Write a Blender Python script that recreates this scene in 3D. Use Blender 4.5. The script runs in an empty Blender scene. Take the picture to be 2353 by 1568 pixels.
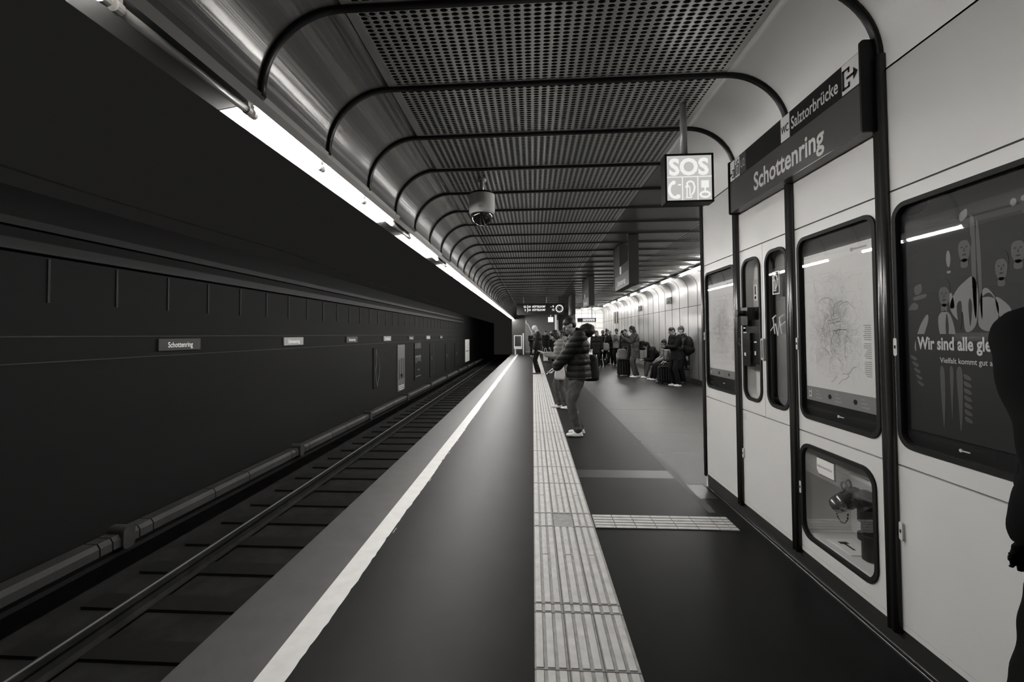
import bpy, bmesh, math, random
from mathutils import Vector, Matrix, Euler, geometry
random.seed(7)
S = bpy.context.scene
COL = S.collection
PI = math.pi

# ------------------------------------------------------------------ camera
F, CX, CY, W, H = 1046.0, 1155.0, 741.0, 2353.0, 1568.0
dy = Vector(((1224-CX)/F, (769-CY)/F, 1.0)).normalized()
dx = Vector((1, -0.0088, 0)); dx.z = -(dx.x*dy.x+dx.y*dy.y)/dy.z; dx.normalize()
dz = dy.cross(dx)
if dz.y > 0: dz = -dz
m = Matrix(((dx.x, -dx.y, -dx.z, 0), (dy.x, -dy.y, -dy.z, 0), (dz.x, -dz.y, -dz.z, 1.5), (0, 0, 0, 1)))
cd = bpy.data.cameras.new('camera'); cd.sensor_width = 36; cd.lens = F/W*36
cd.shift_x = (W/2-CX)/W; cd.shift_y = (CY-H/2)/W; cd.clip_start = .05; cd.clip_end = 200
cam = bpy.data.objects.new('camera', cd); COL.objects.link(cam); cam.matrix_world = m; S.camera = cam

# ------------------------------------------------------------------ world, exposure
w = bpy.data.worlds.new('world'); S.world = w; w.use_nodes = True
bg = w.node_tree.nodes['Background']; bg.inputs[0].default_value = (.0115, .0112, .0106, 1); bg.inputs[1].default_value = 1.0
S.view_settings.view_transform = 'Standard'; S.view_settings.look = 'None'; S.view_settings.gamma = 1
S.view_settings.use_curve_mapping = False; S.view_settings.exposure = 0.0
TUBE = 270.0           # emission of a fluorescent tube

# ------------------------------------------------------------------ materials
def g3(v): return (v, v*.985, v*.955, 1)
def mat(name, v, rough=.5, metal=0., spec=.5, noise=0., nscale=8., bump=0., bscale=60., emit=0., coat=0.):
    M = bpy.data.materials.new(name); M.use_nodes = True; nt = M.node_tree; b = nt.nodes['Principled BSDF']
    b.inputs['Base Color'].default_value = g3(v); b.inputs['Roughness'].default_value = rough
    b.inputs['Metallic'].default_value = metal; b.inputs['Specular IOR Level'].default_value = spec
    b.inputs['Coat Weight'].default_value = coat; b.inputs['Coat Roughness'].default_value = .04
    if emit: b.inputs['Emission Color'].default_value = (1, .985, .96, 1); b.inputs['Emission Strength'].default_value = emit
    if noise or bump:
        tc = nt.nodes.new('ShaderNodeTexCoord')
    if noise:
        n = nt.nodes.new('ShaderNodeTexNoise'); n.inputs['Scale'].default_value = nscale; n.inputs['Detail'].default_value = 6
        nt.links.new(tc.outputs['Object'], n.inputs['Vector'])
        r = nt.nodes.new('ShaderNodeMapRange'); r.inputs[1].default_value = .3; r.inputs[2].default_value = .7
        r.inputs[3].default_value = 1-noise; r.inputs[4].default_value = 1+noise
        mx = nt.nodes.new('ShaderNodeMix'); mx.data_type = 'RGBA'; mx.blend_type = 'MULTIPLY'; mx.inputs[0].default_value = 1
        mx.inputs[6].default_value = g3(v)
        nt.links.new(n.outputs[0], r.inputs[0]); nt.links.new(r.outputs[0], mx.inputs[7]); nt.links.new(mx.outputs[2], b.inputs['Base Color'])
    if bump:
        n = nt.nodes.new('ShaderNodeTexNoise'); n.inputs['Scale'].default_value = bscale; n.inputs['Detail'].default_value = 4
        nt.links.new(tc.outputs['Object'], n.inputs['Vector'])
        bp = nt.nodes.new('ShaderNodeBump'); bp.inputs['Strength'].default_value = bump; bp.inputs['Distance'].default_value = .01
        nt.links.new(n.outputs[0], bp.inputs['Height']); nt.links.new(bp.outputs[0], b.inputs['Normal'])
    return M
def glassmat(name, ior=1.5, tint=1.0, rough=.015):
    M = bpy.data.materials.new(name); M.use_nodes = True; nt = M.node_tree
    nt.nodes.remove(nt.nodes['Principled BSDF']); out = nt.nodes['Material Output']
    t = nt.nodes.new('ShaderNodeBsdfTransparent'); t.inputs[0].default_value = (tint, tint, tint, 1)
    gl = nt.nodes.new('ShaderNodeBsdfGlossy'); gl.inputs['Roughness'].default_value = rough
    lw = nt.nodes.new('ShaderNodeLayerWeight')
    pw = nt.nodes.new('ShaderNodeMath'); pw.operation = 'POWER'; pw.inputs[1].default_value = 5
    fr = nt.nodes.new('ShaderNodeMath'); fr.operation = 'MULTIPLY_ADD'; fr.inputs[1].default_value = .95; fr.inputs[2].default_value = .05
    nt.links.new(lw.outputs['Facing'], pw.inputs[0]); nt.links.new(pw.outputs[0], fr.inputs[0])
    mx = nt.nodes.new('ShaderNodeMixShader')
    nt.links.new(fr.outputs[0], mx.inputs[0]); nt.links.new(t.outputs[0], mx.inputs[1]); nt.links.new(gl.outputs[0], mx.inputs[2])
    nt.links.new(mx.outputs[0], out.inputs[0])
    return M
def perfmat(name, v, px, py, rx, ry, bay, y0, x0, x1, margin):
    """sheet metal with real see-through round holes, rows interrupted at every rib"""
    M = bpy.data.materials.new(name); M.use_nodes = True; nt = M.node_tree; N = nt.nodes; L = nt.links
    b = N['Principled BSDF']; b.inputs['Base Color'].default_value = g3(v); b.inputs['Metallic'].default_value = .6; b.inputs['Roughness'].default_value = .3
    tc = N.new('ShaderNodeTexCoord'); sp = N.new('ShaderNodeSeparateXYZ'); L.new(tc.outputs['Object'], sp.inputs[0])
    def mt(op, a, c=None):
        n = N.new('ShaderNodeMath'); n.operation = op
        for i, q in ((0, a), (1, c)):
            if q is None: continue
            if isinstance(q, (int, float)): n.inputs[i].default_value = q
            else: L.new(q, n.inputs[i])
        return n.outputs[0]
    fx = mt('SUBTRACT', mt('FRACT', mt('DIVIDE', mt('SUBTRACT', sp.outputs[0], x0), px)), .5)
    fy = mt('SUBTRACT', mt('FRACT', mt('DIVIDE', mt('SUBTRACT', sp.outputs[1], y0+margin), py)), .5)
    d = mt('SQRT', mt('ADD', mt('POWER', mt('DIVIDE', mt('MULTIPLY', fx, px), rx), 2), mt('POWER', mt('DIVIDE', mt('MULTIPLY', fy, py), ry), 2)))
    hole = mt('LESS_THAN', d, 1.0)
    bf = mt('MULTIPLY', mt('ABSOLUTE', mt('SUBTRACT', mt('FRACT', mt('DIVIDE', mt('SUBTRACT', sp.outputs[1], y0), bay)), .5)), bay)
    okb = mt('LESS_THAN', bf, bay/2-margin)
    okx = mt('MULTIPLY', mt('GREATER_THAN', sp.outputs[0], x0), mt('LESS_THAN', sp.outputs[0], x1))
    mask = mt('MULTIPLY', mt('MULTIPLY', hole, okb), okx)
    tr = N.new('ShaderNodeBsdfTransparent'); mx = N.new('ShaderNodeMixShader')
    L.new(mask, mx.inputs[0]); L.new(b.outputs[0], mx.inputs[1]); L.new(tr.outputs[0], mx.inputs[2]); L.new(mx.outputs[0], N['Material Output'].inputs[0])
    # rolled lip round each hole
    mr = N.new('ShaderNodeMapRange'); mr.interpolation_type = 'SMOOTHSTEP'; mr.inputs[1].default_value = 1.0; mr.inputs[2].default_value = 1.35
    L.new(mt('ADD', d, mt('MULTIPLY', mt('SUBTRACT', 1.0, mt('MULTIPLY', okb, okx)), 10.0)), mr.inputs[0])
    bp = N.new('ShaderNodeBump'); bp.inputs['Strength'].default_value = .8; bp.inputs['Distance'].default_value = .004
    L.new(mr.outputs[0], bp.inputs['Height']); L.new(bp.outputs[0], b.inputs['Normal'])
    return M

BAY, R0 = .79, 2.295          # rib spacing, first rib in view
CEIL = 3.23
M = {}
M['asphalt'] = mat('asphalt', .0065, .44, 0, .05, .15, 3., .05, 260)
M['asphalt_light'] = mat('asphalt_light', .016, .36, 0, .16, .15, 4., .05, 220)
M['edge'] = mat('edge_concrete', .030, .5, 0, .3, .16, 7., .1, 200)
M['concrete'] = mat('concrete_floor', .019, .38, 0, .05, .2, 2.5, .05, 120)
M['tile'] = mat('tactile_tile', .42, .5, 0, .4, .14, 14.)
M['tile_dark'] = mat('tactile_groove', .22, .55, 0, .4, .2, 20.)
M['joint'] = mat('joint', .05, .7)
M['white_paint'] = mat('white_paint', .46, .45, 0, .4, .08, 10.)
M['panel'] = mat('enamel_panel', .58, .38, 0, .4, .02, 3.)
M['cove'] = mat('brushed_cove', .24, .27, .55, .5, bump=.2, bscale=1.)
nt_ = M['cove'].node_tree; nz_ = [n for n in nt_.nodes if n.type == 'TEX_NOISE'][0]; mp_ = nt_.nodes.new('ShaderNodeMapping'); mp_.inputs['Scale'].default_value = (7, .12, 7)
tc_ = [n for n in nt_.nodes if n.type == 'TEX_COORD'][0]; nt_.links.new(tc_.outputs['Object'], mp_.inputs['Vector']); nt_.links.new(mp_.outputs[0], nz_.inputs['Vector'])
[n for n in nt_.nodes if n.type == 'BUMP'][0].inputs['Distance'].default_value = .06
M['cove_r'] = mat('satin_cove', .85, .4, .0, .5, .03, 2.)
M['covewall'] = mat('brushed_wall', .36, .33, .7, .5, .12, 1.2)
M['perf'] = perfmat('perforated_metal', .78, .0555, .033, .0185, .0120, BAY, R0, -.93, 1.26, .04)
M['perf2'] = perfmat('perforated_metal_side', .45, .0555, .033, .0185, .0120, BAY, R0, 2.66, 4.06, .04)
M['smooth'] = mat('smooth_metal', .34, .28, .85, .5, .05, 4.)
M['rib'] = mat('rib_profile', .016, .35, .2, .3)
M['post'] = mat('post_profile', .05, .25, .5)
M['cavity_m'] = mat('cavity_lining', .62, .45)
M['ext'] = mat('extinguisher_backing', .18, .5, 0, .2, .25, 2.)
M['chrome'] = mat('polished_steel', .6, .12, 1)
M['steel'] = mat('painted_steel', .42, .35, .3)
M['gasket'] = mat('rubber_gasket', .010, .6, 0, .15)
M['black'] = mat('black_gloss', .012, .22)
M['dark'] = mat('dark_sheet', .011, .45, 0, .2)
M['signface'] = mat('sign_face', .072, .3, 0, .5)
M['hangface'] = mat('hanging_sign_face', .03, .4, 0, .3)
M['signtext'] = mat('sign_text', .62, .45)
M['signwhite'] = mat('sign_white', .7, .45)
M['signblack'] = mat('sign_black', .010, .5, 0, .15)
M['plinth'] = mat('plinth', .02, .3)
M['void'] = mat('void', .03, .9)
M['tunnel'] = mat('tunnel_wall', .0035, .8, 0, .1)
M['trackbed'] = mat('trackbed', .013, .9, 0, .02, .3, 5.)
M['sleeper'] = mat('sleeper', .0085, .8, 0, .03)
M['railtop'] = mat('rail_steel', .30, .35, .6)
M['cover'] = mat('conductor_cover', .019, .6, 0, .1, .15, 4.)
M['duct'] = mat('duct', .007, .6, 0, .1)
M['thin'] = mat('thin_strip', .012, .6, 0, .1)
M['tsign'] = mat('trackside_sign', .024, .5, 0, .1)
M['tube'] = mat('fluorescent', .9, .3, 0, .5, emit=TUBE)
M['tube_end'] = mat('fluorescent_end', .9, .3, 0, .5, emit=90)
M['tube_off'] = mat('fluorescent_off', .30, .25)
M['reflector'] = mat('reflector', .75, .35, .1)
M['reflector_dim'] = mat('reflector_painted_unlit', .10, .35)  # same reflector, the missing tube light put into a darker colour
M['glass'] = glassmat('cover_glass')
M['glassd'] = glassmat('tinted_glass', 1.5, .55)
M['paper'] = mat('paper', .55, .6)
M['print'] = mat('print_lines', .24, .6)
M['print_l'] = mat('print_light', .40, .6)
M['grey_band'] = mat('grey_band', .17, .6)
M['postbg'] = mat('poster_background', .012, .6, 0, .3)
M['postmid'] = mat('poster_mid', .05, .6)
M['postlight'] = mat('poster_light', .16, .6)
M['posttext'] = mat('poster_text', .45, .6)
M['sos'] = mat('lit_sign_face', .1, .5, 0, .3, emit=.50)
M['soslt'] = mat('lit_sign_symbol', .1, .5, 0, .3, emit=.86)
M['led'] = mat('led_text', .1, .5, 0, .3, emit=1.0)
M['whitecase'] = mat('white_housing', .55, .4)
M['domeglass'] = mat('smoked_dome', .01, .04, 0, .8)
M['greywall'] = mat('grey_wall', .10, .5, 0, .4, .1, 1.5)
M['brightwall'] = mat('bright_wall', .75, .4, 0, .4)
M['brass'] = mat('brass', .3, .25, .9)
M['skin'] = mat('skin', .18, .5, 0, .4)
M['skin_d'] = mat('skin_dark', .13, .5, 0, .4)  # darker skin tone, used as a hair colour
M['hair'] = mat('hair', .006, .5, 0, .2, .2, 60., .4, 120)
M['hair_g'] = mat('hair_grey', .06, .5, 0, .2, .2, 60., .4, 120)
M['c_void'] = mat('cloth_deep_black', .006, .9, 0, .03)
M['c_black'] = mat('cloth_black', .0045, .8, 0, .08, .25, 14., .5, 40)
M['c_dark'] = mat('cloth_dark', .0055, .65, 0, .15, .25, 14., .5, 40)
M['c_mid'] = mat('cloth_mid', .035, .7, 0, .15, .25, 14., .5, 40)
M['c_jeans'] = mat('cloth_jeans', .050, .75, 0, .1, .3, 10., .5, 30)
M['c_light'] = mat('cloth_light', .12, .7, 0, .15, .15, 14., .4, 40)
M['c_white'] = mat('cloth_white', .36, .7, 0, .3, .1, 14., .3, 60)
M['shoe_w'] = mat('shoe_white', .6, .5)
M['shoe_d'] = mat('shoe_dark', .02, .4)

# ------------------------------------------------------------------ mesh helpers
class MB:
    def __init__(s): s.v = []; s.f = []
    def add(s, vs, fs):
        o = len(s.v); s.v += [tuple(v) for v in vs]; s.f += [tuple(i+o for i in f) for f in fs]; return s
    def box(s, x0, x1, y0, y1, z0, z1):
        vs = [(x, y, z) for z in (z0, z1) for y in (y0, y1) for x in (x0, x1)]
        return s.add(vs, [(0, 2, 3, 1), (4, 5, 7, 6), (0, 1, 5, 4), (2, 6, 7, 3), (0, 4, 6, 2), (1, 3, 7, 5)])
    def cyl(s, p0, p1, r0, r1=None, n=16, cap=True):
        r1 = r0 if r1 is None else r1
        p0 = Vector(p0); p1 = Vector(p1); d = (p1-p0).normalized(); a = d.orthogonal().normalized(); b = d.cross(a)
        vs = []
        for p, r in ((p0, r0), (p1, r1)):
            for i in range(n):
                t = 2*PI*i/n; vs.append(p+a*(r*math.cos(t))+b*(r*math.sin(t)))
        fs = [(i, (i+1) % n, n+(i+1) % n, n+i) for i in range(n)]
        if cap: fs += [tuple(reversed(range(n))), tuple(range(n, 2*n))]
        return s.add(vs, fs)
    def tube(s, pts, r, n=8, closed=False):
        k = len(pts)
        for i in range(k if closed else k-1):
            s.cyl(pts[i], pts[(i+1) % k], r, r, n)
        return s
    def sphere(s, c, r, seg=16, rings=10, zmin=-1., zmax=1.):
        r = (r, r, r) if isinstance(r, (int, float)) else r; vs = []
        a0 = math.asin(zmin); a1 = math.asin(zmax)
        for j in range(rings+1):
            a = a0+(a1-a0)*j/rings
            for i in range(seg):
                t = 2*PI*i/seg; vs.append((c[0]+r[0]*math.cos(a)*math.cos(t), c[1]+r[1]*math.cos(a)*math.sin(t), c[2]+r[2]*math.sin(a)))
        return s.add(vs, [(j*seg+i, j*seg+(i+1) % seg, (j+1)*seg+(i+1) % seg, (j+1)*seg+i) for j in range(rings) for i in range(seg)])
    def prism(s, pts, axis, a, b, holes=()):
        """flat outline (u,v) with holes, extruded from a to b along axis"""
        loops = [list(pts)]+[list(h) for h in holes]
        flat = [p for l in loops for p in l]
        tri = geometry.tessellate_polygon([[Vector((p[0], p[1], 0)) for p in l] for l in loops])
        def P(p, d):
            return {'x': (d, p[0], p[1]), 'y': (p[0], d, p[1]), 'z': (p[0], p[1], d)}[axis]
        n = len(flat); vs = [P(p, a) for p in flat]+[P(p, b) for p in flat]
        fs = [tuple(t) for t in tri]+[tuple(n+i for i in reversed(t)) for t in tri]
        o = 0
        for l in loops:
            k = len(l); fs += [(o+i, o+(i+1) % k, n+o+(i+1) % k, n+o+i) for i in range(k)]; o += k
        return s.add(vs, fs)
    def obj(s, name, mt, parent=None, smooth=False):
        me = bpy.data.meshes.new(name); me.from_pydata(s.v, [], s.f); me.update()
        bm = bmesh.new(); bm.from_mesh(me); bmesh.ops.recalc_face_normals(bm, faces=bm.faces); bm.to_mesh(me); bm.free()
        me.materials.append(M[mt] if isinstance(mt, str) else mt)
        if smooth:
            for p in me.polygons: p.use_smooth = True
        o = bpy.data.objects.new(name, me); COL.objects.link(o)
        if parent: setparent(o, parent)
        return o
def setparent(o, p):
    # children are modelled in world coordinates; keep them there
    o.parent = p
    o.matrix_parent_inverse = worldm(p).inverted()
def worldm(p):
    mm = Matrix.LocRotScale(p.location, p.rotation_euler, p.scale)
    if p.parent: mm = worldm(p.parent) @ p.matrix_parent_inverse @ mm
    return mm
def thing(name, label, cat, loc, group=None):
    o = bpy.data.objects.new(name, None); COL.objects.link(o); o.location = loc; o.empty_display_size = .1
    return tag(o, label, cat, group)
def tag(o, label, cat, group=None, kind=None):
    o['label'] = label; o['category'] = cat
    if group: o['group'] = group
    if kind: o['kind'] = kind
    return o
def struct(mb, name, mt, smooth=False):
    o = mb.obj(name, mt, smooth=smooth); o['kind'] = 'structure'; return o
def box(x0, x1, y0, y1, z0, z1): return MB().box(x0, x1, y0, y1, z0, z1)
def rrect(u0, u1, v0, v1, r, n=6):
    pts = []
    for cu, cv, a in ((u1-r, v1-r, 0), (u0+r, v1-r, PI/2), (u0+r, v0+r, PI), (u1-r, v0+r, 3*PI/2)):
        for i in range(n+1):
            t = a+PI/2*i/n; pts.append((cu+r*math.cos(t), cv+r*math.sin(t)))
    return pts
ORI = {'-x': Matrix(((0, 0, -1), (-1, 0, 0), (0, 1, 0))), '+x': Matrix(((0, 0, 1), (1, 0, 0), (0, 1, 0))), '-y': Matrix(((1, 0, 0), (0, 0, -1), (0, 1, 0)))}
def text(s, name, mt, face, start, height, width, parent, bold=0., ext=.0015, z_desc=0.):
    """lettering: start = lower left corner (baseline) in the world, fitted to width; height = cap height"""
    c = bpy.data.curves.new('t', 'FONT'); c.body = s; c.size = 1; c.offset = bold; c.extrude = 0; c.resolution_u = 3
    o = bpy.data.objects.new('t', c); me0 = bpy.data.meshes.new_from_object(o)
    xs = [v.co.x for v in me0.vertices]; x0, x1 = min(xs), max(xs)
    cap = .70; sx = width/(x1-x0); sy = height/cap; R = ORI[face]
    mb = MB(); k = len(me0.vertices)
    P = [Vector(((v.co.x-x0)*sx, v.co.y*sy, 0)) for v in me0.vertices]
    vs = [R @ (p+Vector((0, 0, ext)))+Vector(start) for p in P]
    mb.add(vs, [tuple(p.vertices) for p in me0.polygons])
    bpy.data.objects.remove(o); bpy.data.curves.remove(c); bpy.data.meshes.remove(me0)
    me = bpy.data.meshes.new(name); me.from_pydata(mb.v, [], mb.f); me.update(); me.materials.append(M[mt])
    ob = bpy.data.objects.new(name, me); COL.objects.link(ob); setparent(ob, parent); return ob
def arc(cx, cz, rx, rz, a0, a1, n=12):
    return [(cx+rx*math.cos(a0+(a1-a0)*i/n), cz+rz*math.sin(a0+(a1-a0)*i/n)) for i in range(n+1)]
def sheet(path, y0, y1, th=.0):
    """thin bent sheet following an (x,z) path"""
    mb = MB(); n = len(path)
    mb.add([(x, y0, z) for x, z in path]+[(x, y1, z) for x, z in path], [(i, i+1, n+i+1, n+i) for i in range(n-1)])
    return mb
def sweep(path, Y, sec, inward):
    """profile (w along Y, h inwards) swept along an (x,z) path"""
    mb = MB(); n = len(path); k = len(sec); vs = []
    for i, (x, z) in enumerate(path):
        a = path[max(i-1, 0)]; b = path[min(i+1, n-1)]
        t = Vector((b[0]-a[0], b[1]-a[1])).normalized(); nn = Vector((-t.y, t.x))*inward
        for wv, h in sec: vs.append((x+nn.x*h, Y+wv, z+nn.y*h))
    fs = [(i*k+j, i*k+(j+1) % k, (i+1)*k+(j+1) % k, (i+1)*k+j) for i in range(n-1) for j in range(k)]
    fs += [tuple(range(k)), tuple(reversed(range((n-1)*k, n*k)))]
    return mb.add(vs, fs)

# ------------------------------------------------------------------ platform
YB, YE = -3.0, 34.8
XE = -1.63
struct(box(XE, -1.223, YB, YE, -.12, 0), 'floor_edge', 'edge')
struct(box(XE+.12, 4.75, YB, 37, -1.25, -.121), 'floor_base', 'tunnel')
fl = MB(); fl.box(-1.223, 1.475, YB, 4.86, -.12, 0); fl.box(-1.223, 1.475, 5.13, 36.5, -.12, 0); fl.box(-1.223, .47, 4.86, 5.13, -.12, 0)
struct(fl, 'floor', 'asphalt')
struct(box(.47, 1.475, 4.86, 5.13, -.12, -.0005), 'floor_patch', 'asphalt_light')
struct(MB().box(1.475, 1.7, YB, 4.70, -.12, 0), 'floor_asphalt_margin', 'asphalt')
fc = MB()
for a, b in ((4.70, 5.9), (5.906, 7.06), (7.066, 9.2), (9.206, 14), (14.006, 36.5)):
    fc.box(1.487, 4.75, a, b, -.12, 0)
struct(fc, 'floor_concrete', 'concrete')
jm = MB(); pts = []
yy = 3.95
while yy < 6.5:
    wd = .012+.028*max(0, 1-abs(yy-4.7)/1.4)+random.uniform(0, .01)
    pts.append((yy, wd)); yy += .07
for (a, wa), (b, wb) in zip(pts, pts[1:]):
    jm.add([(1.47-wa*.4, a, .0012), (1.487+wa, a, .0012), (1.487+wb, b, .0012), (1.47-wb*.4, b, .0012)], [(0, 1, 2, 3)])
jm.box(1.474, 1.488, 6.5, 36, -.1, .0008)
struct(jm, 'trim_1', 'joint')
struct(MB().box(1.50, 1.66, 4.28, 4.66, -.02, .0015), 'floor_drain_patch', 'asphalt_light')
# steel edge line at the kiosk base
struct(MB().box(1.689, 1.694, YB, 4.68, 0, .004), 'trim_2', 'chrome')

# white safety line with a ragged inner edge
random.seed(3)
wl = MB(); ys = [YB+i*.045 for i in range(int((34.5-YB)/.045))]
ed = [-1.085+(random.uniform(-.006, .006) if random.random() < .35 else 0)+.004*math.sin(y*3) for y in ys]
for i in range(len(ys)-1):
    wl.add([(-1.223, ys[i], .002), (ed[i], ys[i], .002), (ed[i+1], ys[i+1], .002), (-1.223, ys[i+1], .002)], [(0, 1, 2, 3)])
for i in range(20, 260, 3):
    if random.random() < .15:
        wl.add([(-1.074, ys[i], .0015), (-1.070, ys[i], .0015), (-1.070, ys[i+2], .0015), (-1.074, ys[i+2], .0015)], [(0, 1, 2, 3)])
tag(wl.obj('safety_line', 'white_paint'), 'white painted line running along the platform edge', 'line')

# tactile paving
tp = thing('tactile_paving', 'pale ribbed tactile strip running the length of the platform', 'paving', (0, 4, 0))
box(-.004, .466, YB, 34.2, -.01, .003).obj('paving_base', 'tile_dark', tp)
joints = [YB, -1.5, -.3, .35, 1.0, 1.6, 2.08, 2.50, 2.58, 3.60, 3.86, 4.63, 5.2, 5.9, 7.03, 7.75]
while joints[-1] < 34: joints.append(joints[-1]+random.choice((.6, .95, 1.2, 2.4)))
rb = MB(); jn = MB()
for a, b in zip(joints, joints[1:]):
    b = min(b, 34.2)
    for t in range(3):
        x0 = -.002+t*.156
        for q in range(3):
            x = x0+.006+q*.051
            if abs(a-3.60) < .01 and t == 1 and q in (0, 1, 2): continue
            seg = [a+.012, b-.008]
            if b-a > .5 and q == 1: seg = [a+.012, a+(b-a)*.55, a+(b-a)*.55+.01, b-.008]
            for k in range(0, len(seg), 2): rb.box(x, x+.033, seg[k], seg[k+1], .003, .0075)
    jn.box(-.004, .466, a-.004, a+.004, .0032, .0036)
for t in (1, 2): jn.box(-.002+t*.156-.004, -.002+t*.156+.001, YB, 34.2, .0032, .0038)
rb.obj('paving_rib', 'tile', tp, ); jn.obj('paving_joint', 'joint', tp)
tc = thing('tactile_paving', 'short pale tactile strip branching across towards the information wall', 'paving', (1, 3.7, 0))
MB().add([(.474, 3.60, .002), (1.556, 3.597, .002), (1.556, 3.862, .002), (.474, 3.862, .002)], [(0, 1, 2, 3)]).obj('paving_base', 'tile_dark', tc)
rb = MB(); jn = MB()
for k in range(5):
    y0 = 3.603+k*.052
    for q in range(8):
        x0 = .48+q*.156; x1 = x0+.149
        if q == 6: x1 = 1.495
        if q == 7: x0, x1 = 1.503, 1.553
        if x1 > x0: rb.box(x0, x1, y0, y0+.036, .002, .0065)
for q in range(1, 7): jn.box(.474+q*.156, .478+q*.156, 3.60, 3.858, .0022, .003)
jn.box(.474, 1.42, 3.5975, 3.601, .0022, .003)
rb.obj('paving_rib', 'tile', tc); jn.obj('paving_joint', 'joint', tc)

# ------------------------------------------------------------------ track side
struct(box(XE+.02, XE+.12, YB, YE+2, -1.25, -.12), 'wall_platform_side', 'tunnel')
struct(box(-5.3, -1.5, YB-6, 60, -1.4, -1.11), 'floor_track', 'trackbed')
sl0 = None
for i in range(52):
    y = -1.0+i*.66
    if sl0 is None:
        sl0 = MB().box(-4.35, -1.75, -.12, .12, -1.2, -1.08).obj('railway_sleeper', 'sleeper'); o = sl0
    else:
        o = sl0.copy(); COL.objects.link(o)
    o.location = (0, y, 0); tag(o, 'dark concrete sleeper under the rails in the track pit', 'sleeper', 'sleepers in the track pit')
for x, lb in ((-3.72, 'polished steel rail, the one nearer the conductor rail'), (-2.285, 'polished steel rail, the one tucked under the platform edge')):
    sec = [(-.06, 0), (.06, 0), (.06, .012), (.01, .03), (.01, .11), (.034, .125), (.034, .165), (-.034, .165), (-.034, .125), (-.01, .11), (-.01, .03), (-.06, .012)]
    r = MB().prism([(x+a, -1.08+b) for a, b in sec], 'y', YB-2, 55)
    rr = thing('rail', lb, 'rail', (x, 10, -1.08)); r.obj('rail_body', 'trackbed', rr)
    MB().box(x-.012, x+.012, YB-2, 55, -.9155, -.9125).obj('running_surface', 'railtop', rr)
cr = thing('conductor_rail', 'grey covered conductor rail running beside the track', 'rail', (-4.4, 8, -1.2))
cv = MB(); y = YB
cuts = []
for k in range(-1, 10): c = 4.6+k*3.62; cuts += [c-.30, c-.16, c+.16, c+.34, c+1.35, c+2.1]
cuts = [YB-1]+[c for c in cuts if c > YB]+[34.3]
for a, b in zip(cuts, cuts[1:]):
    if b > a+.02: cv.prism([(-4.50, -.68), (-4.30, -.68), (-4.30, -.60), (-4.33, -.555), (-4.47, -.555), (-4.50, -.60)], 'y', a+.008, b-.008)
cv.obj('cover', 'cover', cr)
MB().box(-4.44, -4.36, YB, 34, -.80, -.69).obj('contact_rail', 'sleeper', cr)
for k in range(0, 9):
    c = 4.6+k*3.62
    MB().prism(rrect(c-.07, c+.07, -.72, -.49, .05), 'x', -4.46, -4.27).obj('support', 'cover', cr)
# far wall, no roof: the dim world colour stands in for unlit tunnel
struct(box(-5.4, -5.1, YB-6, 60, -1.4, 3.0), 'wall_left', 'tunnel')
tr = MB(); tr.box(-5.1, -5.088, YB-4, 32, 1.505, 1.52).box(-5.1, -5.088, YB-4, 32, 1.235, 1.25)
struct(tr, 'trim_3', 'thin')
k = 0
vst = MB()
while 4.465+k*.79 < 33:
    yv = 4.465+k*.79; vst.box(-5.1, -5.085, yv-.012, yv+.012, 1.87, 2.33); k += 1
struct(vst, 'trim_4', 'thin')
tag(box(-5.095, -4.98, YB-4, 33, 2.36, 2.47).obj('cable_duct', 'duct'), 'grey cable duct along the far tunnel wall, lower and brighter of the two', 'duct')
tag(box(-5.095, -5.0, YB-4, 33, 2.60, 2.68).obj('cable_duct', 'duct'), 'grey cable duct along the far tunnel wall, upper and dimmer of the two', 'duct')
cb = MB(); pts = [(-4.9, y, 3.14+.04*math.cos(y*2*PI/9)) for y in [YB+i*1.0 for i in range(34)]]
tag(cb.tube(pts, .012, 6).obj('cable', 'thin'), 'thin cable strung high along the dark track tunnel', 'cable')
for i in range(7):
    y = 5.87+i*3.13; z0, z1 = (1.31, 1.475)
    lb = ['dim name sign on the far track wall, nearest one, its letters readable', 'pale name sign, second on the far track wall',
          'dull name sign on the far track wall, third from the left', 'pale small name sign on the far track wall, fourth from the left',
          'dull small name sign on the far track wall, fifth from the left', 'tiny name sign on the far track wall, sixth from the left', 'tiny name sign on the far track wall, the farthest one'][i]
    t = thing('station_sign', lb, 'sign', (-5.08, y, z0), 'name signs along the far track wall')
    box(-5.096, -5.07, y, y+.78, z0, z1).obj('sign_panel', 'tsign' if i % 2 == 0 else 'postlight', t)  # every other panel gets a paler colour
    text('Schottenring', 'lettering', 'paper', '+x', (-5.07, y+.16, z0+.045), .075, .46, t, .01)
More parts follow.
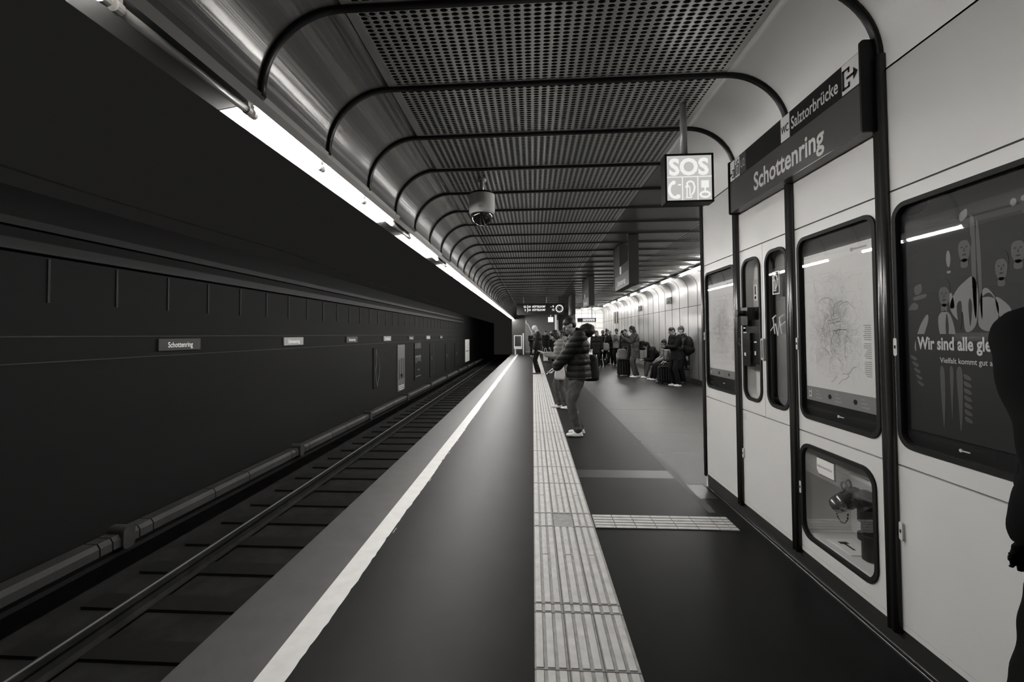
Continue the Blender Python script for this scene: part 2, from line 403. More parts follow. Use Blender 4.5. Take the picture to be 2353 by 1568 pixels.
# posters on the track wall
def tposter(y, wd, z0, z1, lb, kind):
    t = thing('advertising_poster', lb, 'poster', (-5.08, y, z0), 'advertising posters on the far track wall')
    base = {0: 'tunnel', 1: 'postmid', 2: 'tunnel', 3: 'tunnel', 4: 'signwhite'}[kind]
    box(-5.096, -5.07, y, y+wd, z0, z1).obj('poster_sheet', base, t)
    q = MB(); X = -5.066; h = z1-z0
    def r(u0, u1, v0, v1): q.box(X-.004, X, y+u0*wd, y+u1*wd, z0+v0*h, z0+v1*h)
    if kind == 0:
        pts = [(.3, .97), (.42, .8), (.6, .72), (.75, .55), (.7, .35), (.5, .12), (.45, .02), (.3, .2), (.22, .45), (.35, .62), (.28, .8), (.3, .97)]
        q.tube([(X, y+u*wd, z0+v*h) for u, v in pts], .012, 5)
        q.obj('line_drawing', 'postmid', t)
    elif kind == 1:
        r(.3, .65, .3, .36); r(.12, .3, .25, .68); r(.45, .62, .25, .7); r(.78, .92, .25, .7); q.obj('dark_print', 'postbg', t)
        q = MB(); r(.1, .9, .06, .075); r(.1, .85, .10, .115); r(.2, .8, .02, .035); q.obj('small_print', 'paper', t)
    elif kind == 2:
        for i in range(6): r(.1+i*.14, .17+i*.14, .85, 1.0)
        r(.1, .9, .60, .66); r(.14, .22, .46, .60); r(.34, .42, .48, .60); r(.5, .56, .5, .6); r(.62, .74, .50, .60); r(.82, .88, .46, .6)
        r(.4, .7, .25, .28); r(.15, .85, .08, .11); q.obj('lettering', 'postmid', t)
    elif kind == 3:
        r(0, .12, .05, 1); r(.88, 1, .05, 1); r(.2, .6, .5, .62); q.obj('border', 'thin', t)
    else:
        r(.15, .8, .46, .49); q.obj('dark_bar', 'black', t)
tposter(14.25, .75, -.2, 1.1, 'dark poster with a thin white line drawing on the track wall', 0)
tposter(16.85, .95, -.62, 1.14, 'tall grey poster with dark letter shapes on the track wall', 1)
tposter(19.3, 1.25, -.45, 1.16, 'dark poster with pale stripes and block letters on the track wall', 2)
tposter(22.3, .8, -.6, 1.1, 'dark poster with small pale flecks right of the striped poster', 3)
tposter(26.3, 1.0, -.6, 1.0, 'dim thin-bordered poster halfway to the bright white poster', 3)
tposter(29.6, 1.2, -.6, 1.0, 'dim dark poster just left of the bright white poster', 3)
tposter(34.1, 2.2, -.55, 1.15, 'bright white poster at the far end of the track wall', 4)

# ------------------------------------------------------------------ ceiling
RL, RR = .44, .40
leftarc = arc(-.99, CEIL-RL, RL, RL, PI, PI/2, 14)          # from (-1.43, 2.79) up to (-.99, 3.23)
rightarc = arc(1.30, CEIL-RR, RR, RR, PI/2, 0, 14)          # from (1.30,3.23) to (1.70,2.83)
YC = 36.0
for nm, x0, x1, mt, ya, yb in (('ceiling', -.984, 1.302, 'perf', YB, YC), ('ceiling_side', 2.628, 4.08, 'perf2', 4.66, YC)):
    o = struct(MB().add([(x0, ya, CEIL), (x1, ya, CEIL), (x1, yb, CEIL), (x0, yb, CEIL)], [(0, 1, 2, 3)]), nm, mt)
struct(MB().add([(1.31, 4.66, CEIL), (2.62, 4.66, CEIL), (2.62, YC, CEIL), (1.31, YC, CEIL)], [(0, 1, 2, 3)]), 'ceiling_smooth', 'smooth')
struct(box(-1.0, 4.2, YB, YC, CEIL+.25, CEIL+.3), 'ceiling_void', 'void')
struct(sheet(leftarc+[(-.992, CEIL)], YB, YC), 'ceiling_cove_left', 'cove', True)
struct(sheet([(-1.43, 2.70)]+[(-1.43, 2.79)], YB, YC), 'trim_5', 'steel')
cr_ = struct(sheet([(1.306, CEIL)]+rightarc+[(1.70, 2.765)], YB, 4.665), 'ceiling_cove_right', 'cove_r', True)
# ribs
sec = [(-.022, 0), (-.022, .012), (-.012, .022), (0, .018), (.012, .022), (.022, .012), (.022, 0)]
k = -4; n = 6
while R0+k*BAY < YC:
    y = R0+k*BAY
    if y > YB:
        path = [(-1.43, 2.775)]+leftarc[1:]+[(-.4, CEIL), (.5, CEIL)]
        if y < 4.8: path += rightarc
        else: path += [(1.5, CEIL), (2.62, CEIL), (4.08, CEIL)]
        struct(sweep(path, y, sec, -1), 'trim_%d' % n, 'rib', True); n += 1
    k += 1
# island end wall pieces above the kiosk: the room's right side beyond the kiosk
struct(box(1.70, 4.75, 4.62, 4.66, 0, CEIL), 'wall_kiosk_end', 'panel')

# fluorescent rows
rows = {}
def lamp(x, y0, y1, z, lit, label, group, side, key):
    """one tube in its open reflector channel"""
    t = thing('fluorescent_light', label, 'light', (x, (y0+y1)/2, z), group)
    big = y0 < 9; W_ = 1 if side < 0 else .55
    ch = [(x-.18*W_, z+.026), (x-.055, z+.046), (x+.05, z+.048), (x+.085, z+.085), (x+.088, z+.08), (x+.054, z+.042), (x-.051, z+.040), (x-.178*W_, z+.021)]
    MB().prism(ch, 'y', y0, y1).obj('reflector', 'reflector' if lit else 'reflector_dim', t)
    MB().cyl((x, y0+.03, z), (x, y1-.03, z), .019, n=12 if big else 6).obj('tube', 'tube' if lit else 'tube_off', t, True)
    if big:
        for yy in (y0+.02, y1-.02):
            MB().box(x-.012, x+.012, yy-.012, yy+.012, z-.012, z+.045).cyl((x, yy-.014, z), (x, yy+.014, z), .023, n=12).obj('lamp_holder', 'whitecase', t)
    return t
L0 = .70
pat = {0: 1, 1: 1, 2: 0, 3: 1, 4: 1, 5: 1, 7: 1, 8: 1, 9: 1}
ords = ['second', 'third', 'fourth', 'fifth', 'sixth', 'seventh', 'eighth', 'ninth', 'tenth', 'eleventh', 'twelfth']
y = 1.50-2*.815; i = 0; lit_n = 3; off_n = 0
segs = [(-1.75, -.95, 0), (-.93, -.13, 0), (-.12, .69, 0), (.70, 1.50, 1), (1.51, 2.31, 0), (2.32, 3.125, 1), (3.13, 3.94, 1), (3.945, 4.80, 1), (4.81, 5.44, 0), (5.45, 6.28, 1), (6.29, 7.10, 1), (7.11, 7.80, 0), (7.81, 8.6, 1), (8.61, 9.4, 1)]
y = 9.5
while y < YE+1: segs.append((y, y+.74, 1)); y += .81
for a, b, lit in segs:
    if lit:
        lab = ('lit fluorescent tube over the platform edge, number %s from the camera' % (ords[lit_n-4] if lit_n >= 4 else 'one')) if lit_n < 11 else 'small distant lit fluorescent tube in the row over the platform edge'
        if lit_n == 3: lab = 'lit fluorescent tube cut off by the top left corner of the photo'
        elif lit_n < 3: lab = 'lit fluorescent tube above and behind the viewpoint'
        elif lit_n < 11: lab = 'lit fluorescent tube over the platform edge, %s lit one from the left' % ords[lit_n-4]
        lit_n += 1
    else:
        lab = ['unlit fluorescent tube above and behind the viewpoint']*3+['dark unlit fluorescent tube nearest the top left corner', 'short dark gap tube after the first three long lit tubes', 'dark unlit tube farthest along the platform edge row']; lab = lab[off_n]; off_n += 1
    lamp(-1.50, a, b, 2.70, lit, lab, 'fluorescent tubes over the platform edge', -1, 0)
ch = MB().prism([(-1.66, 2.76), (-1.43, 2.80), (-1.43, 2.83), (-1.66, 2.83)], 'y', YB, YE+1.5)
struct(ch, 'ceiling_lamp_channel', 'steel')
struct(box(-1.62, -1.43, YB, YC, 2.83, 4.35), 'ceiling_fascia', 'void')
y = 4.9; i = 0
patt = [1, 0, 1, 1, 0, 1, 0, 1, 1, 0]
while y < 27.5:
    lit = patt[i % 10] if y > 9 else 1
    inv = y < 11.2
    far = y > 16
    vis = int((y-11.2)/.95)
    if inv: lab = 'fluorescent tube over the right wall hidden behind the information wall'
    elif y < 16: lab = '%s fluorescent tube above the brushed right wall, %s from the information wall' % ('lit' if lit else 'unlit', ['first', 'second', 'third', 'fourth', 'fifth', 'sixth'][min(vis, 5)])
    else: lab = '%s distant fluorescent tube in the row above the brushed right wall' % ('lit' if lit else 'unlit')
    lamp(4.28, y, y+.93, 3.16, lit, lab, 'fluorescent tubes over the right wall', 1, 0)
    y += .95; i += 1
struct(MB().prism([(4.085, CEIL), (4.42, CEIL+.02), (4.42, CEIL+.05), (4.085, CEIL+.05)], 'y', 4.66, 31), 'ceiling_band', 'steel')
# ------------------------------------------------------------------ right wall with cove
RW = 4.72
wp = arc(4.40, 2.82, RW-4.40, .38, PI/2, 0, 10)
struct(sheet([(4.38, 3.215)]+wp+[(RW, 2.31)], 4.66, 31), 'wall_right', 'covewall', True)
struct(sheet([(RW, 2.295), (RW, .17)], 4.66, 31), 'wall_right_lower', 'covewall')
struct(box(RW+.03, RW+.3, 4.66, 31, 0, 3.3), 'wall_right_backing', 'void')
struct(box(RW-.0, RW+.05, 4.66, 31, 0, .165), 'baseboard_right', 'plinth')
k = 0; sec2 = [(-.012, 0), (-.012, .006), (.012, .006), (.012, 0)]
while 4.9+k*.8 < 31:
    y = 4.56+k*.8
    if y > 4.7: struct(sweep([(4.38, 3.215)]+wp+[(RW, 1.5), (RW, .17)], y, sec2, -1), 'trim_%d' % n, 'rib'); n += 1
    k += 1
# far end
struct(box(2.9, RW, 31.0, 31.2, 0, CEIL), 'wall_far_bright', 'brightwall')
ef = MB()
for z in (1.9, 2.25, 2.55, 2.9): ef.box(2.9, RW, 30.985, 31, z, z+.012)
for x in (3.3, 3.75, 4.2): ef.box(x, x+.012, 30.985, 31, 0, CEIL)
struct(ef, 'trim_%d' % n, 'rib'); n += 1
struct(box(-.60, 2.9, 36.0, 36.2, 0, CEIL+.1), 'wall_far', 'greywall')
struct(box(2.88, 2.9, 31.2, 36.0, 0, CEIL+.1), 'wall_far_return', 'greywall')
struct(box(-1.63, -.60, 36.0, 36.2, -.1, CEIL+.1), 'wall_far_dark', 'void')
struct(box(-.58, .9, 35.97, 36.0, .12, .16), 'baseboard_far', 'steel')
gm = MB().tube([(-.52, 35.98, 2.62), (-.52, 35.98, 2.42), (-.36, 35.98, 2.3), (-.22, 35.98, 2.0), (-.1, 35.98, 1.72), (0, 35.98, 1.62)], .02, 6)
tag(gm.obj('graffiti', 'signwhite'), 'jagged white painted streak on the grey end wall', 'graffiti')
for x, lb in ((3.4, 'left'), (4.1, 'right')):
    t = thing('fluorescent_light', 'very bright ceiling lamp before the far white wall, %s one' % lb, 'light', (x, 29.6, 3.1), 'bright lamps before the far white wall')
    box(x-.3, x+.3, 28.6, 30.4, 3.14, 3.2).obj('housing', 'whitecase', t)
    for q in (0,): MB().cyl((x+q, 28.7, 3.11), (x+q, 30.3, 3.11), .03, n=8).obj('tube', 'tube_end', t)
p = thing('light_pillar', 'narrow white lit strip standing by the grey end wall', 'pillar', (1.85, 35.5, 0))
box(1.72, 1.86, 35.4, 35.5, 1.6, 3.0).obj('lit_panel', 'sos', p); box(1.87, 1.99, 35.4, 35.5, 1.6, 2.6).obj('side_panel', 'paper', p)
box(1.72, 1.99, 35.5, 35.9, 0, 3.1).obj('pillar_body', 'greywall', p)
s2 = thing('sos_sign', 'tiny distant white square sign hanging by the grey end wall', 'sign', (1.15, 28, 2.4))
box(.95, 1.27, 28, 28.1, 2.25, 2.56).obj('lit_face', 'soslt', s2)
MB().cyl((1.11, 28.05, 2.56), (1.11, 28.05, CEIL), .02, n=8).obj('pole', 'steel', s2)
# screen frame by the far dark corner
t = thing('information_stand', 'dark glass stand with a pale frame at the far platform end', 'stand', (-1.2, 34, 0))
fr = MB().prism([(-1.40, .42), (-.80, .42), (-.80, 1.45), (-1.40, 1.45)], 'y', 34.0, 34.06, [[(-1.34, .62), (-.87, .62), (-.87, 1.39), (-1.34, 1.39)]])
fr.obj('frame', 'paper', t); box(-1.34, -.87, 34.03, 34.05, .62, 1.39).obj('screen', 'black', t)
MB().box(-.74, -.66, 34, 34.08, 0, 1.6).box(-1.35, -1.25, 34.06, 34.12, 0, .5).obj('post', 'signtext', t)

# ------------------------------------------------------------------ information wall (right, near)
XW = 1.70
Y1, Y2, Y3, Y4, Y0 = 4.665, 3.875, 3.085, 2.295, .60
wr = MB(); g = .004; th = .02
def pl(ya, yb, za, zb, holes=(), mb=None):
    (mb or wr).prism([(ya+g, za+g), (yb-g, za+g), (yb-g, zb-g), (ya+g, zb-g)], 'x', XW, XW+th, holes)
for ya, yb in ((Y2, Y1), (Y3, Y2), (Y4, Y3), (Y0, Y4), (-1.2, Y0), (-3, -1.2)):
    pl(ya, yb, 2.165, 2.76); pl(ya, yb, .118, .152)
pl(Y2, Y1, .148, .88); pl(Y3, Y2, .148, .88); pl(Y0, Y4, .148, .88)
for ya, yb in ((-1.2, Y0), (-3, -1.2)): pl(ya, yb, .148, .88); pl(ya, yb, .88, 2.165)
struct(wr, 'wall_right_panels', 'panel')
struct(box(XW+.35, XW+.4, YB, 4.62, 0, 3.3), 'wall_right_core', 'void')
struct(MB().box(XW+th, XW+.35, YB, 4.62, .0, .12).box(XW+th, XW+.03, YB, 4.62, .87, .89).box(XW+th, XW+.03, YB, 4.62, 2.155, 2.175), 'trim_%d' % n, 'void'); n += 1
struct(box(XW+.004, XW+th+.1, YB, 4.655, 0, .118), 'baseboard_left', 'plinth')
# posts
psec = [(-.032, 0), (-.032, .018), (-.022, .03), (-.008, .03), (0, .016), (.008, .03), (.022, .03), (.032, .018), (.032, 0)]
for y in (Y4, Y3, Y2, Y1-.02, Y0, -1.2):
    s_ = psec if y != Y1-.02 else [(a*.6, b*.7) for a, b in psec]
    struct(sweep([(XW, 2.84), (XW, 1.5), (XW, .1)], y, s_, -1), 'trim_%d' % n, 'post', True); n += 1

def lock(y, z, parent, big=1):
    MB().prism(rrect(y-.009*big, y+.009*big, z-.038*big, z+.038*big, .0085*big), 'x', XW-.012, XW).obj('lock', 'whitecase', parent)
    MB().prism(rrect(y-.004, y+.004, z-.008, z+.008, .003), 'x', XW-.0135, XW-.011).obj('keyhole', 'black', parent)
def case(name, label, cat, ya, yb, za, zb, wy0, wy1, wz0, wz1, r=.065, depth=.02, back='signblack', cav=None):
    """door panel with a rounded window framed by a rubber gasket"""
    t = thing(name, label, cat, (XW, (ya+yb)/2, za))
    dp = MB(); win = rrect(wy0, wy1, wz0, wz1, r)
    pl(ya, yb, za, zb, [list(reversed(win))], dp); dp.obj('door_panel', 'panel', t)
    MB().prism(rrect(wy0-.012, wy1+.012, wz0-.012, wz1+.012, r+.01), 'x', XW-.010, XW+.012, [list(reversed(rrect(wy0+.010, wy1-.010, wz0+.010, wz1-.010, r-.008)))]).obj('gasket', 'gasket', t)
    if cav is None:
        MB().prism(win, 'x', XW+depth, XW+depth+.01).obj('backing', back, t)
    MB().prism(rrect(wy0+.008, wy1-.008, wz0+.008, wz1-.008, r-.006), 'x', XW+.002, XW+.004).obj('glass_pane', 'glass', t)
    return t
random.seed(11)
def mapsheet(t, y0, y1, z0, z1, band, sc=1.0):
    X = XW+.012
    sh = box(X, X+.004, y0, y1, z0, z1).obj('map_sheet', 'paper', t)
    box(X-.001, X, y0, y1, z0, z0+band).obj('footer_band', 'grey_band', t)
    def lines(cnt, wd, mt, nm, step):
        q = MB(); cy, cz = (y0+y1)/2, z0+band+(z1-z0-band)*.45
        for _ in range(cnt):
            while 1:
                a = random.gauss(cy, (y1-y0)*.22); b = random.gauss(cz, (z1-z0)*.19)
                if y0+.04 < a < y1-.04 and z0+band+.05 < b < z1-.12: break
            ang = random.choice((0, PI/2, PI/4, -PI/4, .1, 1.2))+random.uniform(-.15, .15)
            for s in range(random.randint(1, 5)):
                l = random.uniform(.3, 1)*step; c = (a+math.cos(ang)*l, b+math.sin(ang)*l)
                if not (y0+.03 < c[0] < y1-.03 and z0+band+.03 < c[1] < z1-.1): break
                d = Vector((c[0]-a, c[1]-b)).normalized(); nn = Vector((-d.y, d.x))*wd/2
                q.add([(X-.0015, a+nn.x, b+nn.y), (X-.0015, a-nn.x, b-nn.y), (X-.0015, c[0]-nn.x, c[1]-nn.y), (X-.0015, c[0]+nn.x, c[1]+nn.y)], [(0, 1, 2, 3)])
                a, b = c; ang += random.choice((0, 0, .4, -.4, .78, -.78))
        q.obj(nm, mt, t)
    lines(700, .0013, 'print_l', 'street_lines', .03); lines(22, .0026, 'print', 'route_lines', .05)
    q = MB()
    for i in range(26):
        zz = z0+band+.10+i*.0105
        if i % 9 != 8: q.box(X-.0015, X-.001, y0+.025, y0+.025+random.uniform(.03, .055), zz, zz+.004)
    for c in (.88, .58, .22):
        yc = y0+(y1-y0)*c
        for i in range(3): q.box(X-.0018, X-.001, yc-.08*(1-.2*i), yc-.02, z0+.02+i*.02, z0+.026+i*.02)
    for zz in (z1-.035,): q.box(X-.0018, X-.001, y0+.04, y0+.14, zz, zz+.009)
    q.obj('legend_text', 'print', t)
    q = MB()
    yc = y0+(y1-y0)*.94; q.prism([(yc-.012, z0+.02), (yc+.012, z0+.02), (yc+.012, z0+band-.02), (yc-.012, z0+band-.02)], 'x', X-.002, X-.001)
    q.obj('info_symbol', 'paper', t)
    MB().box(X-.003, X-.002, yc-.003, yc+.003, z0+.03, z0+.05).box(X-.003, X-.002, yc-.003, yc+.003, z0+.056, z0+.066).obj('info_mark', 'black', t)
    q = MB()
    for c in (.62, .26): q.cyl((X-.0025, y0+(y1-y0)*c, z0+band*.5), (X-.001, y0+(y1-y0)*c, z0+band*.5), .014, n=14)
    q.obj('round_symbol', 'dark', t)
    q = MB().cyl((X-.002, y0+.15, z1-.031), (X-.001, y0+.15, z1-.031), .011, n=12); q.obj('emblem', 'print', t)
ta = case('map_display_case', 'narrow framed city map case at the far end of the information wall', 'display case', Y2, Y1, .88, 2.165, 3.94, 4.575, .99, 2.075)
mapsheet(ta, 3.965, 4.545, 1.10, 1.965, .07)
lock(Y1-.045, 1.47, ta); MB().box(XW+.017, XW+.02, 4.22, 4.26, 1.045, 1.051).obj('maker_mark', 'paper', ta)
tb = case('map_display_case', 'large framed city map case above the hydrant cabinet', 'display case', Y4, Y3, .88, 2.165, 2.365, 3.01, .98, 2.085)
mapsheet(tb, 2.40, 2.98, 1.085, 1.975, .085)
lock(Y3-.045, 1.43, tb); MB().cyl((XW+.016, 2.70, 1.025), (XW+.02, 2.70, 1.025), .008, n=10).box(XW+.016, XW+.02, 2.655, 2.692, 1.022, 1.027).obj('maker_mark', 'paper', tb)
# advertising case
tp_ = case('advertising_case', 'wide framed advertising poster with a group of people, right edge of the photo', 'display case', Y0, Y4, .88, 2.165, .75, 2.235, .98, 2.085)
X = XW+.012
y0, y1, z0, z1 = .80, 2.195, 1.06, 2.0
box(X, X+.004, y0, y1, z0, z1).obj('poster_sheet', 'postbg', tp_)
def el(q, y, z, ry, rz, d=0., n=18, pts=None):
    q.prism([(y+ry*math.cos(2*PI*i/n), z+rz*math.sin(2*PI*i/n)) for i in range(n)], 'x', X-.001-d, X-.0005-d)
def shape(q, pts, lv=0):
    """smooth closed outline through the points"""
    out = []; n_ = len(pts)
    for i in range(n_):
        p = [Vector(pts[(i+j-1) % n_]) for j in range(4)]
        for t_ in (0, .25, .5, .75):
            out.append(.5*((2*p[1])+(p[2]-p[0])*t_+(2*p[0]-5*p[1]+4*p[2]-p[3])*t_*t_+(3*p[1]-p[0]-3*p[2]+p[3])*t_**3))
    q.prism([(a.x, a.y) for a in out], 'x', X-.0006-lv*.0003, X-.0003-lv*.0003)
def ellp(y, z, ry, rz, n=10, a0=0): return [(y+ry*math.cos(a0+2*PI*i/n), z+rz*math.sin(a0+2*PI*i/n)) for i in range(n)]
HEADS = ((2.01, 1.655, .024, .052), (1.915, 1.83, .025, .055), (1.775, 1.735, .022, .050), (1.715, 1.79, .024, .05))
q = MB()
for y, z, a, b in HEADS: shape(q, ellp(y, z, a, b)); shape(q, [(y-a*.4, z-b*.8), (y+a*.5, z-b*.8), (y+a*.6, z-b*1.35), (y-a*.5, z-b*1.35)])
shape(q, [(1.872, 1.58), (1.884, 1.60), (1.888, 1.92), (1.878, 1.95), (1.868, 1.90)]); shape(q, [(1.850, 1.56), (1.858, 1.60), (1.866, 1.85), (1.858, 1.93), (1.848, 1.80)])
shape(q, [(2.19, 1.60), (2.165, 1.63), (2.14, 1.62), (2.145, 1.60)]); shape(q, [(2.155, 1.70), (2.12, 1.71), (2.12, 1.675), (2.15, 1.665)]); shape(q, [(2.16, 1.655), (2.10, 1.665), (2.10, 1.65), (2.155, 1.64)])
q.obj('printed_skin', 'postmid', tp_)
q = MB()
for y, z, a, b in HEADS:
    shape(q, [(y-a*1.15, z+b*.1), (y-a*1.1, z+b*.9), (y, z+b*1.25), (y+a*1.1, z+b*.9), (y+a*1.15, z+b*.2), (y+a*.6, z+b*.55), (y-a*.5, z+b*.55)], 1)
    for e in (-1, 1): shape(q, ellp(y+e*a*.4, z+b*.1, a*.16, b*.06, 6), 1)
    shape(q, ellp(y, z-b*.45, a*.35, b*.07, 6), 1); shape(q, [(y-a*.1, z+b*.05), (y+a*.12, z-b*.2), (y-a*.08, z-b*.22)], 1)
q.obj('printed_hair', 'postbg', tp_)
q = MB()
shape(q, [(1.985, 1.60), (1.955, 1.665), (1.915, 1.70), (1.885, 1.715), (1.868, 1.68), (1.865, 1.60), (1.88, 1.52), (1.92, 1.50), (1.93, 1.58), (1.95, 1.545)])
shape(q, [(1.865, 1.52), (1.862, 1.60), (1.845, 1.66), (1.82, 1.655), (1.79, 1.60), (1.795, 1.54), (1.82, 1.50)])
shape(q, [(1.79, 1.56), (1.80, 1.625), (1.77, 1.61), (1.745, 1.575), (1.77, 1.545)])
shape(q, [(2.165, 1.43), (2.135, 1.52), (2.095, 1.575), (2.09, 1.545), (2.12, 1.47), (2.14, 1.41)])
shape(q, [(2.035, 1.49), (2.04, 1.56), (2.015, 1.585), (1.985, 1.57), (1.965, 1.50), (1.97, 1.44), (2.01, 1.43)])
shape(q, [(1.985, 1.655), (1.972, 1.65), (1.965, 1.60), (1.985, 1.60)]); shape(q, ellp(1.985, 1.80, .010, .035)); shape(q, ellp(1.985, 1.745, .010, .006, 6))
shape(q, [(1.93, 1.97), (1.90, 1.985), (1.90, 1.955), (1.925, 1.94)]); shape(q, ellp(1.725, 1.96, .011, .014)); shape(q, ellp(1.69, 1.965, .010, .010))
q.obj('printed_shirts', 'postlight', tp_)
q = MB()
for i_ in range(5):
    z_ = 1.395-i_*.028; shape(q, [(2.185-i_*.008, z_), (2.155-i_*.008, z_-.012), (2.16-i_*.008, z_-.024), (2.183-i_*.009, z_-.014)])
for i_ in range(7):
    z_ = 1.33-i_*.028; shape(q, [(1.935, z_), (1.91, z_-.008), (1.905, z_-.022), (1.93, z_-.018)])
shape(q, [(2.04, 1.33), (2.02, 1.34), (2.02, 1.20), (2.03, 1.10)]); shape(q, [(1.995, 1.34), (1.978, 1.34), (1.985, 1.22), (1.99, 1.14)]); shape(q, [(1.965, 1.34), (1.94, 1.34), (1.945, 1.16), (1.955, 1.10), (1.96, 1.2)])
q.obj('printed_trousers', 'postmid', tp_)
q = MB(); shape(q, [(1.905, 1.60), (1.898, 1.63), (1.89, 1.60), (1.90, 1.52)], 1); shape(q, [(1.955, 1.60), (1.935, 1.62), (1.935, 1.54), (1.945, 1.51)], 1); shape(q, [(1.85, 1.63), (1.82, 1.645), (1.79, 1.60), (1.80, 1.62), (1.825, 1.63)], 1); shape(q, [(2.0, 1.575), (1.993, 1.52), (2.0, 1.45), (2.007, 1.52)], 1)
q.obj('printed_folds', 'postbg', tp_)
box(X-.002, X-.0015, 1.815, 2.155, 1.405, 1.49).obj('caption_band', 'postbg', tp_)
text('Wir sind alle gle', 'lettering', 'posttext', '-x', (X-.002, 2.145, 1.425), .052, .327, tp_, .03)
text('Vielfalt kommt gut a', 'lettering', 'posttext', '-x', (X-.002, 2.035, 1.37), .022, .22, tp_, .012)
lock(Y4-.05, 1.43, tp_, 1.1); lock(Y4-.05, .58, tp_, 1.1)
MB().cyl((XW+.016, 1.965, 1.02), (XW+.02, 1.965, 1.02), .007, n=10).box(XW+.016, XW+.02, 1.925, 1.958, 1.017, 1.022).obj('maker_mark', 'paper', tp_)

# emergency phone and extinguisher doors (two narrow windows in one bay)
YM = 3.475
te = thing('emergency_phone_cabinet', 'narrow recessed cabinet holding a black emergency call unit', 'cabinet', (XW, 3.7, .88))
dp = MB(); win = rrect(3.515, 3.79, .985, 2.075, .09)
pl(YM-.003, Y2, .88, 2.165, [list(reversed(win))], dp); dp.obj('door_panel', 'panel', te)
MB().prism(rrect(3.503, 3.802, .973, 2.087, .10), 'x', XW-.010, XW+.012, [list(reversed(rrect(3.525, 3.78, .995, 2.065, .08)))]).obj('gasket', 'gasket', te)
rc = MB().prism(win, 'x', XW+.085, XW+.09); rc.obj('recess_back', 'panel', te)
def wallof(loop, xa, xb):
    q = MB(); k = len(loop); q.add([(xa, a, b) for a, b in loop]+[(xb, a, b) for a, b in loop], [(i, (i+1) % k, k+(i+1) % k, k+i) for i in range(k)]); return q
wallof(win, XW+.01, XW+.086).obj('recess_side', 'panel', te)
un = MB().box(XW+.0, XW+.085, 3.545, 3.765, 1.26, 1.60).box(XW-.03, XW+.085, 3.66, 3.775, 1.56, 1.70).box(XW-.02, XW+.02, 3.65, 3.77, 1.24, 1.5)
un.obj('call_unit', 'black', te)
MB().cyl((XW-.075, 3.715, 1.655), (XW-.03, 3.715, 1.655), .022, n=16).cyl((XW-.09, 3.715, 1.655), (XW-.075, 3.715, 1.655), .028, n=16).obj('knob', 'black', te)
MB().tube([(XW-.05, 3.76+.012*math.cos(a), 1.43+.03*math.sin(a)) for a in [i*PI/5 for i in range(10)]], .003, 6, True).obj('pull_ring', 'chrome', te)
q = MB().box(XW-.021, XW-.02, 3.72, 3.745, 1.32, 1.345).box(XW-.001, XW, 3.60, 3.62, 1.33, 1.36).box(XW-.001, XW, 3.585, 3.625, 1.425, 1.435).box(XW-.021, XW-.02, 3.70, 3.755, 1.50, 1.508).box(XW-.021, XW-.02, 3.72, 3.75, 1.535, 1.545)
q.obj('button_label', 'paper', te)
for y_, z_, dk, nm in ((3.725, 1.705, 0, 'instruction_label'), (3.595, 1.605, 1, 'instruction_label')):
    lb = box(XW+.07, XW+.075, y_-.045, y_+.045, z_, z_+.22).obj(nm, 'dark' if dk else 'steel', te)
    q = MB().box(XW+.066, XW+.069, y_-.028, y_+.028, z_+.05, z_+.18).obj('label_field', 'signtext' if not dk else 'c_mid', lb)
    if dk: MB().sphere((XW+.064, y_+.008, z_+.09), (.002, .02, .02)).box(XW+.062, XW+.065, y_-.01, y_+.002, z_+.09, z_+.15).obj('label_symbol', 'paper', lb)
    else: MB().box(XW+.063, XW+.065, y_-.006, y_+.006, z_+.10, z_+.165).cyl((XW+.063, y_, z_+.075), (XW+.065, y_, z_+.075), .012, n=12).obj('label_symbol', 'black', lb)
text('SOS', 'small_lettering', 'paper', '-x', (XW+.069, 3.625, 1.80), .016, .05, te)
tx = case('extinguisher_cabinet', 'narrow dark glazed cabinet with an extinguisher pictogram and scrawled graffiti', 'cabinet', Y3, YM, .88, 2.165, 3.15, 3.42, .985, 2.08, .09, .06, 'ext')
MB().prism(rrect(3.25, 3.34, 1.77, 1.93, .002), 'x', XW+.0, XW+.0015, [list(reversed(rrect(3.256, 3.334, 1.776, 1.924, .002)))]).obj('pictogram_frame', 'signwhite', tx)
box(XW+.0022, XW+.003, 3.25, 3.34, 1.77, 1.93).obj('pictogram_field', 'c_mid', tx)
def pic(mb, c, s, X, face='-x'):
    """fire extinguisher outline with a curved hose; c=(u,z) centre, s=height; u grows to the viewer's right"""
    P = lambda u, v: (X, c[0]-u*s, c[1]+v*s) if face == '-x' else (c[0]+u*s, X, c[1]+v*s)
    r = .028*s
    body = [(-.22, -.42), (.05, -.42), (.05, -.36), (-.02, -.30), (-.02, .1), (-.09, .18), (-.16, .1), (-.16, -.2), (-.16, -.42)]
    mb.tube([P(u, v) for u, v in body], r, 5)
    hose = [(-.24, .12), (-.14, .2), (-.16, .34), (0, .42), (.16, .34), (.22, .12), (.18, -.12), (.06, -.28)]
    mb.tube([P(u, v) for u, v in hose], r*1.5, 5)
q = MB(); pic(q, (3.295, 1.85), .13, XW-.001); q.obj('pictogram', 'signwhite', tx)
q = MB(); X_ = XW-.001
for st in ([(.02, .0), (.06, .02), (.03, 0), (.045, -.09)], [(.0, -.07), (.055, -.03), (.075, -.10), (.10, .01)], [(.09, .0), (.135, .02), (.095, 0), (.115, -.09)], [(.10, -.045), (.16, -.02)]):
    q.tube([(X_, 3.375-u*1.25, 1.60+v*1.2) for u, v in st], .0035, 5)
q.obj('graffiti', 'signtext', tx)
